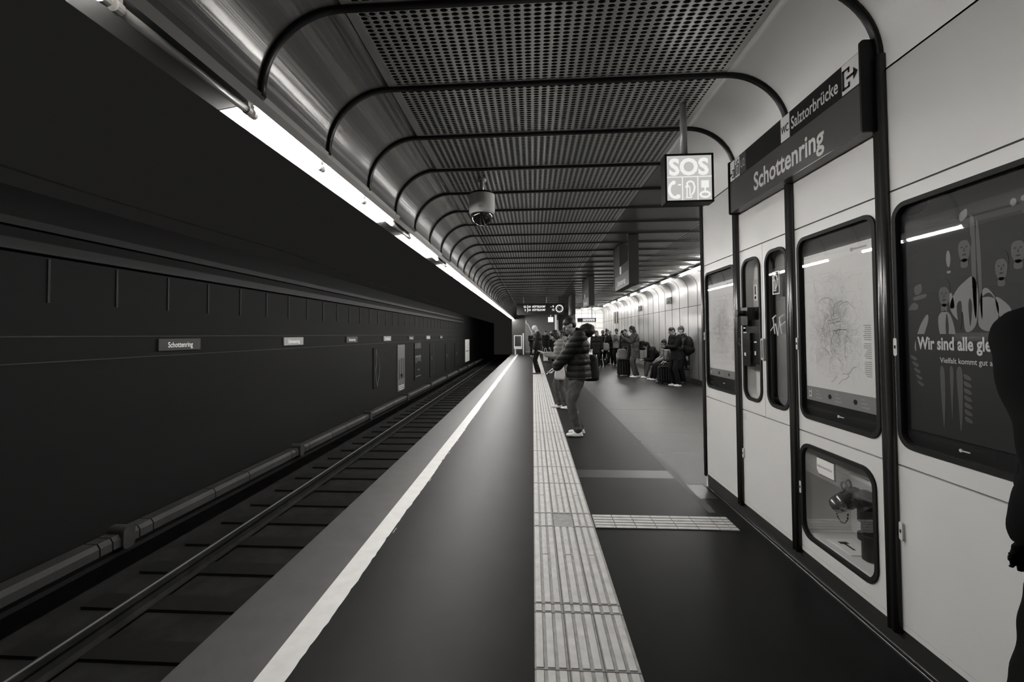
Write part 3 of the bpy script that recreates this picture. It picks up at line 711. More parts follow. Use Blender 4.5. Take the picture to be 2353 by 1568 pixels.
MB().prism(rrect(3.447, 3.487, 1.30, 1.46, .012), 'x', XW-.02, XW, [list(reversed(rrect(3.455, 3.479, 1.315, 1.445, .008)))]).box(XW-.012, XW, 3.458, 3.476, 1.33, 1.43).obj('handle', 'steel', tx)
lock(Y2-.045, .53, te); box(XW-.001, XW, Y2-.09, Y2-.04, .80, .855).obj('rating_plate', 'paper', te)
q = MB()
for z in (.81, .825, .84): q.box(XW-.0015, XW-.001, Y2-.085, Y2-.05, z, z+.002)
q.obj('plate_text', 'print', te)

# hydrant cabinet
th_ = case('hydrant_cabinet', 'low glazed cabinet showing a brass wall hydrant behind its window', 'cabinet', Y4, Y3, .148, .88, 2.41, 3.03, .235, .80, .085, .02, 'black', cav=1)
cavm = MB()
D0, D1 = XW+.02, XW+.30
cavm.box(D1, D1+.01, 2.33, 3.06, .16, .86)
cavm.box(D0, D1, 3.05, 3.06, .16, .86); cavm.box(D0, D1, 2.33, 2.34, .16, .86); cavm.box(D0, D1, 2.33, 3.06, .24, .25); cavm.box(D0, D1, 2.33, 3.06, .85, .86)
cavm.obj('cavity', 'cavity_m', th_)
lock(Y3-.045, .52, th_)
tg = MB().prism([(2.74, .655), (2.875, .655), (2.895, .675), (2.895, .745), (2.74, .745)], 'x', XW+.008, XW+.012); tg.obj('tag', 'signwhite', th_)
MB().prism([(2.733, .648), (2.878, .648), (2.902, .672), (2.902, .752), (2.733, .752)], 'x', XW+.012, XW+.015).obj('tag_border', 'dark', th_)
text('Schlauchanschluss', 'tag_lettering', 'black', '-x', (XW+.0078, 2.887, .695), .014, .135, th_)
hy = thing('hydrant_valve', 'dark cast hydrant valve with a shiny brass coupling and chain inside the low cabinet', 'hydrant', (1.85, 2.45, .3))
MB().cyl((1.86, 2.42, .295), (1.86, 2.42, .50), .045, n=20).cyl((1.86, 2.42, .50), (1.86, 2.42, .56), .06, n=20).cyl((1.86, 2.42, .40), (1.86, 2.42, .43), .062, n=20).cyl((1.86, 2.42, .56), (1.84, 2.48, .62), .05, .045, n=16).cyl((1.85, 2.50, .62), (1.83, 2.56, .565), .046, .04, n=16).sphere((1.855, 2.45, .60), .062).obj('valve_body', 'dark', hy)
MB().cyl((1.832, 2.555, .57), (1.82, 2.585, .545), .052, n=24).cyl((1.818, 2.59, .541), (1.808, 2.62, .515), .050, .047, n=24).obj('coupling', 'brass', hy, True)
q = MB()
for cy_, cz_ in ((2.545, .665), (2.585, .64), (2.56, .615)):
    q.tube([(1.83, cy_+.022*math.cos(a), cz_+.022*math.sin(a)) for a in [i*PI/6 for i in range(12)]], .0055, 6, True)
q.obj('hand_wheel', 'dark', hy)
q = MB(); cp = [(1.81, 2.63, .50), (1.81, 2.625, .47), (1.81, 2.61, .445), (1.81, 2.585, .43), (1.815, 2.56, .435), (1.82, 2.545, .46), (1.82, 2.54, .50)]
for a, b in zip(cp, cp[1:]):
    for k2 in range(2):
        c0 = Vector(a).lerp(Vector(b), k2*.5+.05); c1 = Vector(a).lerp(Vector(b), k2*.5+.4); q.cyl(c0, c1, .004, n=6)
q.obj('chain', 'dark', hy)
hy.location = hy.location+Vector((-.02, .23, -.04))
pc = thing('instruction_card', 'white card with a dark symbol lying on the hydrant cabinet floor', 'card', (1.83, 2.80, .251))
box(1.765, 1.90, 2.70, 2.91, .2505, .2535).obj('card_sheet', 'signwhite', pc)
MB().box(1.80, 1.85, 2.84, 2.87, .2536, .2542).box(1.818, 1.832, 2.76, 2.85, .2536, .2542).obj('card_symbol', 'black', pc)

# station name sign above the kiosk doors
ss = thing('station_sign', 'long dark station name sign box mounted above the information wall', 'sign', (1.65, 3.0, 2.48))
XF = 1.612; SZ0, SZ1 = 2.475, 2.885; SY0, SY1 = 2.31, 3.80
box(XF+.012, XW, SY0, SY1, SZ0, SZ1).obj('sign_box', 'signface', ss)
box(XF+.006, XF+.012, SY0, SY1, SZ0, 2.722).obj('name_panel', 'signface', ss)
box(XF+.006, XF+.012, SY0, SY1, 2.724, SZ1).obj('direction_band', 'signblack', ss)
MB().prism(rrect(XF-.004, XW+.06, 2.475, 2.93, .02), 'y', SY0-.012, SY0).obj('end_cap', 'dark', ss)
MB().prism(rrect(XF-.004, XW, 2.465, 2.90, .015), 'y', SY1, SY1+.012).obj('end_cap', 'dark', ss)
box(XF+.004, XF+.008, SY0, SY1, SZ0, SZ0+.003).obj('trim_line', 'chrome', ss)
text('Schottenring', 'lettering', 'signtext', '-x', (XF+.006, 3.40, 2.535), .125, .80, ss, .022)
XS = XF+.005
text('Salztorbrücke', 'lettering', 'signtext', '-x', (XS, 2.91, 2.765), .075, .435, ss, .014)
def fld(y, wd, mt, nm): return box(XS-.0005, XS+.001, y-wd, y, 2.727, 2.882).obj(nm, mt, ss)
f1 = fld(3.03, .10, 'signwhite', 'wc_field'); text('WC', 'wc_lettering', 'black', '-x', (XS-.001, 3.022, 2.775), .05, .084, f1, .01)
f2 = fld(2.445, .125, 'signwhite', 'exit_field')
def exitpic(y, s, par, flip=1):
    X_ = XS-.003; q = MB(); B = lambda u0, u1, v0, v1: q.box(X_, X_+.001, *sorted((y-flip*u0*s, y-flip*u1*s)), 2.735+v0*s, 2.735+v1*s)
    B(-.5, -.38, .1, 1.05); B(-.5, .0, .95, 1.05); B(-.5, .0, .1, .2); B(-.1, .0, .8, 1.05); B(-.1, .0, .1, .35); B(-.2, .3, .52, .64)
    q.prism([(y-flip*.25*s, 2.735+.3*s), (y-flip*.52*s, 2.735+.58*s), (y-flip*.25*s, 2.735+.86*s)], 'x', X_, X_+.001)
    q.obj('exit_symbol', 'black', par)
exitpic(2.385, .11, f2)
f3 = fld(3.785, .075, 'signwhite', 'exit_field'); exitpic(3.747, .07, f3, -1)
f4 = fld(3.70, .08, 'signwhite', 'lift_field')
MB().prism([(3.69, 2.745), (3.63, 2.745), (3.63, 2.83), (3.69, 2.83)], 'x', XS-.002, XS-.001, [[(3.68, 2.75), (3.68, 2.822), (3.64, 2.822), (3.64, 2.75)]]).box(XS-.002, XS-.001, 3.655, 3.665, 2.755, 2.81).prism([(3.68, 2.84), (3.66, 2.84), (3.67, 2.86)], 'x', XS-.002, XS-.001).prism([(3.655, 2.86), (3.635, 2.86), (3.645, 2.84)], 'x', XS-.002, XS-.001).obj('lift_symbol', 'black', f4)
f5 = fld(3.61, .10, 'signface', 'line_field'); text('U2', 'line_lettering', 'signtext', '-x', (XS-.001, 3.60, 2.775), .06, .07, f5, .006)

# hanging SOS sign
sg = thing('sos_sign', 'square lit hanging box sign reading SOS with three symbols below', 'sign', (1.15, 3.45, 2.46))
MB().cyl((1.143, 3.46, 2.82), (1.143, 3.46, CEIL), .026, n=20).obj('pole', 'steel', sg, True)
sx0, sx1, sz0, sz1, sy = .985, 1.335, 2.465, 2.825, 3.40
MB().prism([(sx0, sz0), (sx1, sz0), (sx1, sz1), (sx0, sz1)], 'y', sy, sy+.11, [[(sx0+.014, sz0+.014), (sx0+.014, sz1-.014), (sx1-.014, sz1-.014), (sx1-.014, sz0+.014)]]).obj('housing', 'dark', sg)
box(sx0+.014, sx1-.014, sy+.10, sy+.105, sz0+.014, sz1-.014).obj('rear_panel', 'dark', sg)
box(sx0+.014, sx1-.014, sy+.005, sy+.01, sz0+.014, sz1-.014).obj('lit_face', 'sos', sg)
text('SOS', 'lettering', 'soslt', '-y', (sx0+.030, sy+.003, sz0+.205), .118, .285, sg, .035)
zm = sz0+.185; yb = sy+.003
MB().box(sx0+.014, sx1-.014, yb-.001, yb, zm, zm+.006).box(sx0+.122, sx0+.129, yb-.001, yb, sz0+.014, zm).box(sx0+.232, sx0+.239, yb-.001, yb, sz0+.014, zm).obj('divider', 'soslt', sg)
q = MB(); c = (sx0+.075, sz0+.095)
hp_ = [(c[0]+.045*math.cos(a), yb, c[1]+.058*math.sin(a)) for a in [PI*.62+i*PI*.95/12 for i in range(13)]]
q.tube(hp_, .010, 8)
for p_ in hp_: q.sphere(p_, .010, 8, 6)
q.sphere((c[0]-.014, yb, c[1]+.052), .015).sphere((c[0]+.018, yb, c[1]-.052), .016); q.box(c[0]+.018, c[0]+.04, yb-.002, yb, c[1]+.03, c[1]+.04)
q.obj('phone_symbol', 'soslt', sg)
q = MB(); pic(q, (sx0+.181, sz0+.095), .145, yb, '-y'); q.obj('extinguisher_symbol', 'soslt', sg)
q = MB(); c = (sx0+.287, sz0+.1)
q.box(c[0]-.027, c[0]+.027, yb-.002, yb, c[1]+.005, c[1]+.058).box(c[0]-.005, c[0]+.005, yb-.002, yb, c[1]-.03, c[1]+.01)
q.tube([(c[0]+.034*math.cos(a), yb, c[1]-.045+.02*math.sin(a)) for a in [i*PI/8 for i in range(16)]], .007, 6, True); q.obj('alarm_symbol', 'soslt', sg)

# dome camera
dc = thing('dome_camera', 'white cylindrical ceiling camera with a smoked glass dome', 'camera', (-.545, 5.0, 2.72))
X_, Y_ = -.548, 4.98
MB().cyl((X_, Y_, 3.06), (X_, Y_, CEIL), .024, n=18).cyl((X_, Y_, 3.20), (X_, Y_, CEIL), .05, n=18).obj('stem', 'steel', dc, True)
MB().cyl((X_, Y_, 2.845), (X_, Y_, 3.045), .143, n=40).obj('housing', 'whitecase', dc)
MB().cyl((X_, Y_, 3.045), (X_, Y_, 3.068), .147, .13, n=40).obj('cap', 'dark', dc)
MB().cyl((X_, Y_, 2.832), (X_, Y_, 2.846), .132, n=40).obj('collar', 'whitecase', dc)
MB().sphere((X_, Y_, 2.832), .122, 32, 12, -1, 0).obj('dome', 'domeglass', dc, True)
MB().box(X_-.02, X_+.02, Y_-.1445, Y_-.142, 2.875, 2.90).obj('badge', 'steel', dc)

# departure board and clock
db = thing('departure_board', 'black hanging departure board with two lines of white text', 'board', (.4, 20.9, 2.4))
MB().prism(rrect(-.72, 1.0, 2.40, 2.93, .05), 'y', 20.85, 21.1).obj('housing', 'black', db)
for x in (-.41, .645): MB().cyl((x, 20.95, 2.93), (x, 20.95, CEIL), .02, n=10).obj('hanger', 'steel', db)
yb = 20.85
for z, a, b in ((2.73, 'Gl.', '- 9'), (2.58, '2', '12')):
    text(a, 'platform_lettering', 'led', '-y', (-.40 if a == 'Gl.' else -.36, yb, z), .085, .13 if a == 'Gl.' else .06, db, .03)
    text('U4', 'line_lettering', 'led', '-y', (-.19, yb, z), .085, .11, db, .03)
    text('HÜTTELDORF', 'destination_lettering', 'led', '-y', (-.01, yb, z), .085, .60, db, .03)
    text(b, 'minutes_lettering', 'led', '-y', (.82 if b == '- 9' else .90, yb, z), .085, .16 if b == '- 9' else .10, db, .03)
box(-.235, -.215, yb-.002, yb, 2.52, 2.84).obj('divider', 'led', db)
ck = thing('platform_clock', 'round white-rimmed clock at the right end of the black board', 'clock', (1.22, 20.9, 2.67))
MB().prism(rrect(1.0, 1.47, 2.40, 2.93, .05), 'y', 20.86, 21.1).obj('housing', 'black', ck)
MB().cyl((1.235, 20.98, 2.93), (1.235, 20.98, CEIL), .02, n=10).obj('hanger', 'dark', ck)
q = MB(); n_ = 40
ring = [(1.225+.175*math.cos(2*PI*i/n_), 2.675+.175*math.sin(2*PI*i/n_)) for i in range(n_)]; rin = [(1.225+.150*math.cos(-2*PI*i/n_), 2.675+.150*math.sin(-2*PI*i/n_)) for i in range(n_)]
q.prism(ring, 'y', yb-.004, yb, [rin]).obj('clock_ring', 'led', ck)
q = MB()
for i in range(12):
    a = i*PI/6; c_, s_ = math.cos(a), math.sin(a); t_ = Vector((-s_, c_))*.012
    q.prism([(1.225+c_*.105+t_.x, 2.675+s_*.105+t_.y), (1.225+c_*.155+t_.x, 2.675+s_*.155+t_.y), (1.225+c_*.155-t_.x, 2.675+s_*.155-t_.y), (1.225+c_*.105-t_.x, 2.675+s_*.105-t_.y)], 'y', yb-.004, yb)
q.obj('hour_marks', 'led', ck)
MB().tube([(1.12, yb-.003, 2.74), (1.225, yb-.003, 2.675), (1.285, yb-.003, 2.64)], .008, 5).obj('hand', 'signtext', ck)

# three hanging sign boxes over the concrete floor, exit sign
for i, (ya, yb_, lb) in enumerate(((7.95, 9.4, 'nearest dark hanging sign box over the concrete floor, with a name panel'), (13.6, 15.3, 'middle dark hanging sign box reaching down from the ceiling'), (19.6, 21.3, 'farthest dark hanging sign box beside the departure board'))):
    t = thing('hanging_sign', lb, 'sign', (1.75, ya, 2.36), 'dark sign boxes hanging from the ceiling')
    xa, xb = (1.665, 1.835)
    box(xa, xb, ya, ya+.05, 2.36, CEIL).obj('hanger_plate', 'dark', t); box(xa, xb, yb_-.05, yb_, 2.36, CEIL).obj('hanger_plate', 'dark', t)
    box(xa+.01, xb-.01, ya+.05, yb_-.05, 2.36, 2.78).obj('sign_body', 'hangface', t)
    if i: box(xa+.005, xb-.005, ya+.05, yb_-.05, 2.78, CEIL-.02).obj('upper_panel', 'dark', t)
    else: box(xa+.005, xb-.005, yb_-.6, yb_-.05, 2.78, CEIL-.02).obj('upper_panel', 'dark', t)
    box(xa+.006, xa+.01, ya+.05, yb_-.05, 2.62, 2.78).obj('direction_band', 'signblack', t)
    box(xa+.004, xa+.006, yb_-.75, yb_-.6, 2.63, 2.77).obj('symbol_field', 'signtext', t)
    text('Schottenring', 'lettering', 'signtext', '-x', (xa+.008, yb_-.35, 2.43), .10, .75, t, .008)
ex = thing('exit_sign', 'small dark hanging sign with a white text panel before the bright end wall', 'sign', (2.9, 24, 2.1))
box(2.35, 3.30, 24, 24.1, 2.13, 2.34).obj('sign_box', 'dark', ex); box(2.62, 3.24, 23.99, 24, 2.17, 2.30).obj('text_panel', 'sos', ex)
MB().cyl((3.1, 24.05, 2.34), (3.1, 24.05, CEIL), .015, n=8).obj('hanger', 'dark', ex)
q = MB()
for i in range(9): q.box(2.76+i*.05, 2.785+i*.05, 23.985, 23.99, 2.18, 2.185+.05*(i % 2))
q.obj('small_print', 'dark', ex)
for (y, z0_, z1_, wd, mt, lb) in ((15.75, 2.53, 2.74, .55, 'c_mid', 'small grey square sign on the curved right wall, nearer one'), (20.0, 2.50, 2.72, .55, 'c_mid', 'small grey square sign on the curved right wall, farther one'), (25.6, 2.1, 2.75, .35, 'black', 'tall narrow dark panel on the right wall'), (26.3, 2.1, 2.75, .35, 'black', 'second tall narrow dark panel on the right wall, farther back')):
    t = thing('wall_sign', lb, 'sign', (RW, y, z0_)); box(RW-.035, RW-.012, y, y+wd, z0_, z1_).obj('sign_plate', mt, t)
    if mt == 'c_mid': MB().box(RW-.038, RW-.035, y+.15, y+.4, z0_+.05, z0_+.07).box(RW-.038, RW-.035, y+.15, y+.2, z0_+.05, z1_-.05).obj('symbol', 'black', t)
#PEOPLE
# ------------------------------------------------------------------ people
TS = bpy.data.scenes.new('workbench'); VL = TS.view_layers[0]     # small side scene to evaluate modifiers quickly
with bpy.context.temp_override(scene=TS, view_layer=VL):
    DG = bpy.context.evaluated_depsgraph_get()
ICO = {}
def unit_ico(sub):
    if sub not in ICO:
        bm = bmesh.new(); bmesh.ops.create_icosphere(bm, subdivisions=sub, radius=1)
        ICO[sub] = ([v.co.copy() for v in bm.verts], [tuple(v.index for v in f.verts) for f in bm.faces]); bm.free()
    return ICO[sub]
class Blob:
    """tapered limbs and rounded masses merged into one continuous skin"""
    def __init__(s): s.m = MB()
    def ell(s, c, r, rot=None, sub=2):
        vs, fs = unit_ico(sub); r = (r, r, r) if isinstance(r, (int, float)) else r; c = Vector(c)
        Rm = rot if rot is not None else Matrix.Identity(3)
        s.m.add([c+Rm @ Vector((v.x*r[0], v.y*r[1], v.z*r[2])) for v in vs], fs); return s
    def limb(s, p0, r0, p1, r1, n=14):
        p0, p1 = Vector(p0), Vector(p1)
        if (p1-p0).length > 1e-4: s.m.cyl(p0, p1, r0, r1, n)
        s.ell(p0, r0*1.001); s.ell(p1, r1*1.001); return s
    def chain(s, pts):
        for (a, ra), (b, rb_) in zip(pts, pts[1:]): s.limb(a, ra, b, rb_)
        return s
    def obj(s, name, mt, parent, voxel, smooth=4, zmin=None, puff=None):
        me = bpy.data.meshes.new(name); me.from_pydata([tuple(v) for v in s.m.v], [], s.m.f); me.update()
        bm = bmesh.new(); bm.from_mesh(me); bmesh.ops.recalc_face_normals(bm, faces=bm.faces); bm.to_mesh(me); bm.free()
        o = bpy.data.objects.new(name, me); TS.collection.objects.link(o)
        md = o.modifiers.new('r', 'REMESH'); md.mode = 'VOXEL'; md.voxel_size = voxel; md.use_smooth_shade = True
        if smooth:
            sm = o.modifiers.new('s', 'SMOOTH'); sm.iterations = smooth; sm.factor = .5
        DG.update(); me2 = bpy.data.meshes.new_from_object(o.evaluated_get(DG))
        o.modifiers.clear(); o.data = me2; TS.collection.objects.unlink(o); COL.objects.link(o); bpy.data.meshes.remove(me); me2.name = name
        nor = [v.normal.copy() for v in me2.vertices] if puff else None
        for v in me2.vertices:
            if puff: v.co = v.co+nor[v.index]*puff(v.co)
            if zmin is not None and v.co.z < zmin: v.co.z = zmin
        for p in me2.polygons: p.use_smooth = True
        me2.materials.clear(); me2.materials.append(M[mt])
        if parent:
            o.parent = parent
        return o
def ik(a, c, l1, l2, pole):
    a, c, pole = Vector(a), Vector(c), Vector(pole); d = c-a; L = min(d.length, (l1+l2)*.999); d.normalize(); c = a+d*L
    x = (l1*l1-l2*l2+L*L)/(2*L); h = math.sqrt(max(l1*l1-x*x, 0)); pp = pole-d*pole.dot(d); pp.normalize()
    return a+d*x+pp*h, c
def person(label, loc, yaw, h=1.72, build=1., lean=0., head=(0., 0.), hands=None, feet=None, seat=None, coat=None, coatlen=.47, coatm='c_black', trousers='c_dark',
           shoes='shoe_d', hair='hair', hairstyle='short', hood=0, puffy=0, skin='skin', voxel=.015, collar=None, glasses=False, group=None, scarf=None, coatw=1., dz_=0.):
    """figure modelled facing +Y at the origin, then turned by yaw; lengths are fractions of the height"""
    k = h/1.75; Z = Vector
    hipz = .53*h if seat is None else seat+.09
    pel = Z((0, 0, hipz)); le = math.radians(lean)
    up = Z((0, math.sin(le), math.cos(le)))
    che = pel+up*(.20*h); nck = pel+up*(.305*h); shz = pel+up*(.285*h)
    SW = .108*h*build**.5; HW = .052*h
    hp, hr = math.radians(head[0]), math.radians(head[1])          # nod down, turn left
    hb = nck+Z((0, .01*h, .03*h))
    HR = (Matrix.Rotation(hr, 3, 'Z') @ Matrix.Rotation(-hp, 3, 'X'))
    hc = nck+Z((0, math.sin(le)*.02*h, 0))+HR @ Z((0, .022*h, .095*h))
    def hd(x, y, z): return hc+HR @ Z((x*k, y*k, z*k))
    fine = voxel < .012
    B = Blob()
    # trunk
    B.ell(pel+Z((0, 0, .01*h)), (.085*h, .06*h, .065*h)).ell(pel+up*.10*h, (.075*h, .055*h, .08*h)).ell(che, (.088*h, .058*h, .09*h)).ell(shz, (.095*h, .05*h, .035*h))
    B.limb(nck-up*.02*h, .034*h, hc+HR @ Z((0, -.012*k, -.07*k)), .031*h)
    # head
    B.ell(hd(0, -.012, .025), (.074*k, .093*k, .085*k), HR).ell(hd(0, .022, -.035), (.058*k, .062*k, .07*k), HR).ell(hd(0, .052, -.085), (.03*k, .026*k, .022*k), HR)
    B.limb(hd(0, .088, .012), .008*k, hd(0, .108, -.026), .013*k).ell(hd(0, .080, .028), (.045*k, .012*k, .010*k), HR)
    B.ell(hd(0, .083, -.055), (.024*k, .010*k, .008*k), HR).ell(hd(0, .082, -.067), (.021*k, .010*k, .008*k), HR)
    for sd in (-1, 1): B.ell(hd(sd*.074, -.012, -.005), (.011*k, .022*k, .033*k), HR).ell(hd(sd*.04, .062, -.02), (.02*k, .018*k, .018*k), HR)
    # legs
    if feet is None: feet = ((-.085*k, 0, 0), (.085*k, .02*k, 0))
    joints_ = []
    for sd, ft in ((-1, feet[0]), (1, feet[1])):
        hj = pel+Z((sd*HW, 0, -.01*h)); an = Z((ft[0], ft[1], .048*h+ft[2]))
        l1, l2 = .245*h, .245*h
        kn, an = ik(hj, an, l1, l2, (sd*.12, 1, .25 if seat else 0))
        B.chain([(hj, .052*h), (kn, .034*h)]).chain([(kn, .034*h), (kn.lerp(an, .35)+Z((0, -.008*h, 0)), .034*h), (an, .021*h)])
        B.limb(an+Z((0, -.01, -.02*h)), .02*h, an+Z((0, .09*k, -.028*h)), .014*h)
        joints_.append((hj, kn, an))
    # arms and hands
    if hands is None: hands = ((-.16*h, .02, .46*h), (.16*h, .02, .46*h))
    arms = []
    for sd, hnd in ((-1, hands[0]), (1, hands[1])):
        sj = shz+Z((sd*SW, 0, 0)); grip = len(hnd) > 3
        el_, wr_ = ik(sj, hnd[:3], .172*h, .15*h, (sd*.55, -1, -.35))
        B.chain([(sj, .031*h), (el_, .023*h)]).chain([(el_, .024*h), (wr_, .0155*h)])
        d = (wr_-el_).normalized()
        side = Z((-sd, 0, 0)); side = (side-d*side.dot(d)).normalized(); nrm = d.cross(side).normalized()
        if nrm.z < 0: nrm = -nrm
        pc_ = wr_+d*.05*k
        Rm = Matrix((side, d, nrm)).transposed()
        B.ell(pc_, (.040*k, .048*k, .016*k), Rm)
        curl = 1.0 if grip else .35
        for fi in range(4):
            o_ = (fi-1.5)*.019*k; ln = (.036, .042, .040, .031)[fi]*k
            b0 = pc_+side*(-o_)+d*.035*k; dd = (d*math.cos(curl*.5)+(-nrm if not grip else nrm)*math.sin(curl*.5))
            b1 = b0+dd*ln; d2 = (d*math.cos(curl*1.4)+(-nrm if not grip else nrm)*math.sin(curl*1.4)); b2 = b1+d2*ln*.8
            rr = .0085*k if fine else .0105*k
            B.chain([(b0, rr), (b1, rr*.95), (b2, rr*.8)])
        t0 = pc_+side*.032*k-d*.02*k; t1 = t0+(side*.7+d*.6+nrm*.3*curl).normalized()*.034*k; t2 = t1+(d*.9+nrm*.4*curl).normalized()*.028*k
        B.chain([(t0, .012*k), (t1, .010*k), (t2, .0085*k)])
        arms.append((sj, el_, wr_, pc_, d, nrm, side))
    body = B.obj('person', skin, None, min(voxel, .010), 3)
    # eyes
    for sd in (-1, 1):
        MB().sphere(hd(sd*.031, .083, .006), .009*k, 10, 6).obj('eye', 'black', None, True).parent = body
    # trousers
    T = Blob(); T.ell(pel+Z((0, 0, 0)), (.096*h, .070*h, .07*h))
    for hj, kn, an in joints_:
        T.chain([(hj, .064*h), (kn, .044*h)]).chain([(kn, .044*h), (kn.lerp(an, .6), .038*h), (an+Z((0, -.005, .008*h)), .036*h)])
    T.obj('trousers', trousers, body, voxel, 3, None, (lambda c: .0018*math.sin(c.z*61+c.x*38+c.y*29)+.002*math.sin(c.z*19-c.y*47+c.x*15)+.0025*math.sin(c.z*90+c.x*20)*max(0, 1-abs(c.z-.12)/.15)) if fine else None)
    # shoes
    for hj, kn, an in joints_:
        Sx = Blob(); yw = .13*k*(1 if an.x > 0 else -1); f = Z((yw*.5, 1, 0)).normalized(); a0 = an+Z((0, 0, -.02*h)); z0 = an.z-.048*h
        Sx.limb(a0-f*.03*k, .040*k, a0+f*.05*k+Z((0, 0, -.012*k)), .038*k).ell(Z((a0.x, a0.y, z0+.03*k))+f*.11*k, (.042*k, .062*k, .030*k)).ell(Z((a0.x, a0.y, z0+.02*k))+f*.03*k, (.044*k, .12*k, .025*k)).limb(a0-f*.03*k, .036*k, an+Z((0, -.012, .012*k)), .040*k)
        Sx.obj('shoe', shoes, body, min(voxel, .011), 2, z0)
    # coat
    C = Blob(); bl = build; cl = coatlen*h; cw = coatw
    C.ell(shz-up*.01*h, (.110*h*bl, .070*h*bl, .045*h)).ell(che, (.112*h*bl, .085*h*bl, .10*h)).ell(pel+up*.09*h, (.106*h*bl, .082*h*bl, .10*h))
    C.limb(nck-up*.03*h, .055*h, nck+up*.012*h, .046*h)
    if seat is None:
        n_ = 5
        for i in range(n_+1):
            z = hipz+.04*h+(cl-hipz-.04*h)*i/n_; f_ = i/n_
            C.ell((0, 0, z), ((.100+.012*f_*cw)*h*bl*1., (.080+.010*f_*cw)*h*bl, .05*h))
    else:
        C.ell(pel+Z((0, .02, .01)), (.108*h*bl, .09*h*bl, .08*h))
        if coatlen < .42:
            for hj, kn, an in joints_: C.limb(hj, .072*h, hj.lerp(kn, .7), .062*h)
    sl = .040*h*bl if puffy else .034*h*bl
    for sj, el_, wr_, *_ in arms:
        C.chain([(sj, sl*1.12), (sj.lerp(el_, .5), sl*1.08), (el_, sl)]).chain([(el_, sl), (el_.lerp(wr_, .5), sl*.92), (el_.lerp(wr_, .93), sl*.72)])
    if hood == 1:
        C.ell(nck+Z((0, -.055*h, .01*h)), (.085*h, .055*h, .055*h)).ell(nck+Z((0, -.02*h, -.01*h)), (.075*h, .065*h, .03*h))
    elif hood == 2:      # fur-edged hood lying thick behind the neck
        C.ell(nck+Z((0, -.085*h, .035*h)), (.085*h, .065*h, .062*h)).ell(nck+Z((0, -.03*h, 0)), (.08*h, .07*h, .03*h))
    zb_ = (cl if seat is None else None)
    pf = (lambda c: .011*k*abs(math.sin(c.z*PI/(.085*k)+c.y*1.5))-.004) if puffy else ((lambda c: .004*math.sin(c.z*26+c.x*31+c.y*17)) if fine else None)
    co = C.obj('coat', coatm, body, voxel, 3, zb_, pf)
    if collar: Blob().limb(nck-up*.03*h, .050*h, nck+up*.018*h, .043*h).ell(nck-up*.04*h+Z((0, .035*h, 0)), (.03*h, .035*h, .05*h)).obj('collar', collar, body, min(voxel, .011), 2)
    if scarf: Blob().ell(nck+Z((0, -.02*h, .0)), (.07*h, .06*h, .035*h)).ell(nck+Z((0, -.04*h, .02*h)), (.06*h, .05*h, .04*h)).obj('scarf', scarf, body, min(voxel, .011), 2)
    # hair or headgear
    Hh = Blob(); vx = min(voxel, .011)
    def cap(mt, nm, grow=1., low=0.):
        Hh.ell(hd(0, -.020, .040), (.080*k*grow, .096*k*grow, .083*k*grow), HR).ell(hd(0, -.052, .0-low), (.072*k*grow, .062*k*grow, .07*k*grow), HR)
        o = Hh.obj(nm, mt, body, vx, 1)
        return o
    if hairstyle == 'short': cap(hair, 'hair')
    elif hairstyle == 'bob':
        for sd in (-1, 1): Hh.ell(hd(sd*.07, -.015, -.03), (.024*k, .05*k, .075*k), HR)
        Hh.ell(hd(0, -.06, -.05), (.072*k, .05*k, .07*k), HR); cap(hair, 'hair', 1.04)
    elif hairstyle == 'long':
        for sd in (-1, 1): Hh.limb(hd(sd*.068, -.02, -.01), .03*k, hd(sd*.075, -.03, -.16), .028*k)
        Hh.ell(hd(0, -.07, -.08), (.08*k, .05*k, .12*k), HR).ell(hd(0, -.08, -.16), (.085*k, .045*k, .07*k), HR); cap(hair, 'hair', 1.05)
    elif hairstyle == 'bun':
        Hh.ell(hd(0, -.07, .11), .045*k); cap(hair, 'hair')
    elif hairstyle in ('beanie', 'capg'):
        cap(hair, 'hair')
        Q = Blob(); Q.ell(hd(0, -.015, .062), (.088*k, .102*k, .078*k), HR).ell(hd(0, -.03, .10), (.06*k, .07*k, .06*k), HR)
        if hairstyle == 'capg': Q.ell(hd(0, .09, .055), (.06*k, .07*k, .010*k), HR)
        Q.obj('hat', scarf or 'c_dark', body, vx, 2)
    elif hairstyle == 'hooded':
        Q = Blob(); Q.ell(hd(0, -.022, .030), (.092*k, .105*k, .098*k), HR).ell(hd(0, -.045, -.06), (.085*k, .075*k, .09*k), HR).limb(hd(0, -.03, -.11), .07*k, nck-up*.01*h, .075*k)
        Q.obj('hood', hair, body, vx, 2)
    if glasses:
        q = MB()
        for sd in (-1, 1):
            q.tube([hd(sd*.033+.021*math.cos(a), .100, .004+.016*math.sin(a)) for a in [i*PI/5 for i in range(10)]], .0018, 5, True)
            q.tube([hd(sd*.055, .100, .008), hd(sd*.078, .05, .008), hd(sd*.079, -.01, .004)], .0022, 5)
        q.tube([hd(-.012, .103, .006), hd(.012, .103, .006)], .0018, 5); q.obj('glasses', 'chrome', None).parent = body
    body.location = loc; body.rotation_euler = (0, 0, yaw)
    tag(body, label, 'person', group)
    Mx = Matrix.Translation(Vector(loc)) @ Matrix.Rotation(yaw, 4, 'Z')
    info = dict(M=Mx, arms=[(Mx @ a[3], (Mx.to_3x3() @ a[4]), (Mx.to_3x3() @ a[5])) for a in arms], nck=Mx @ nck, che=Mx @ che, pel=Mx @ pel, k=k, h=h)
    return body, info
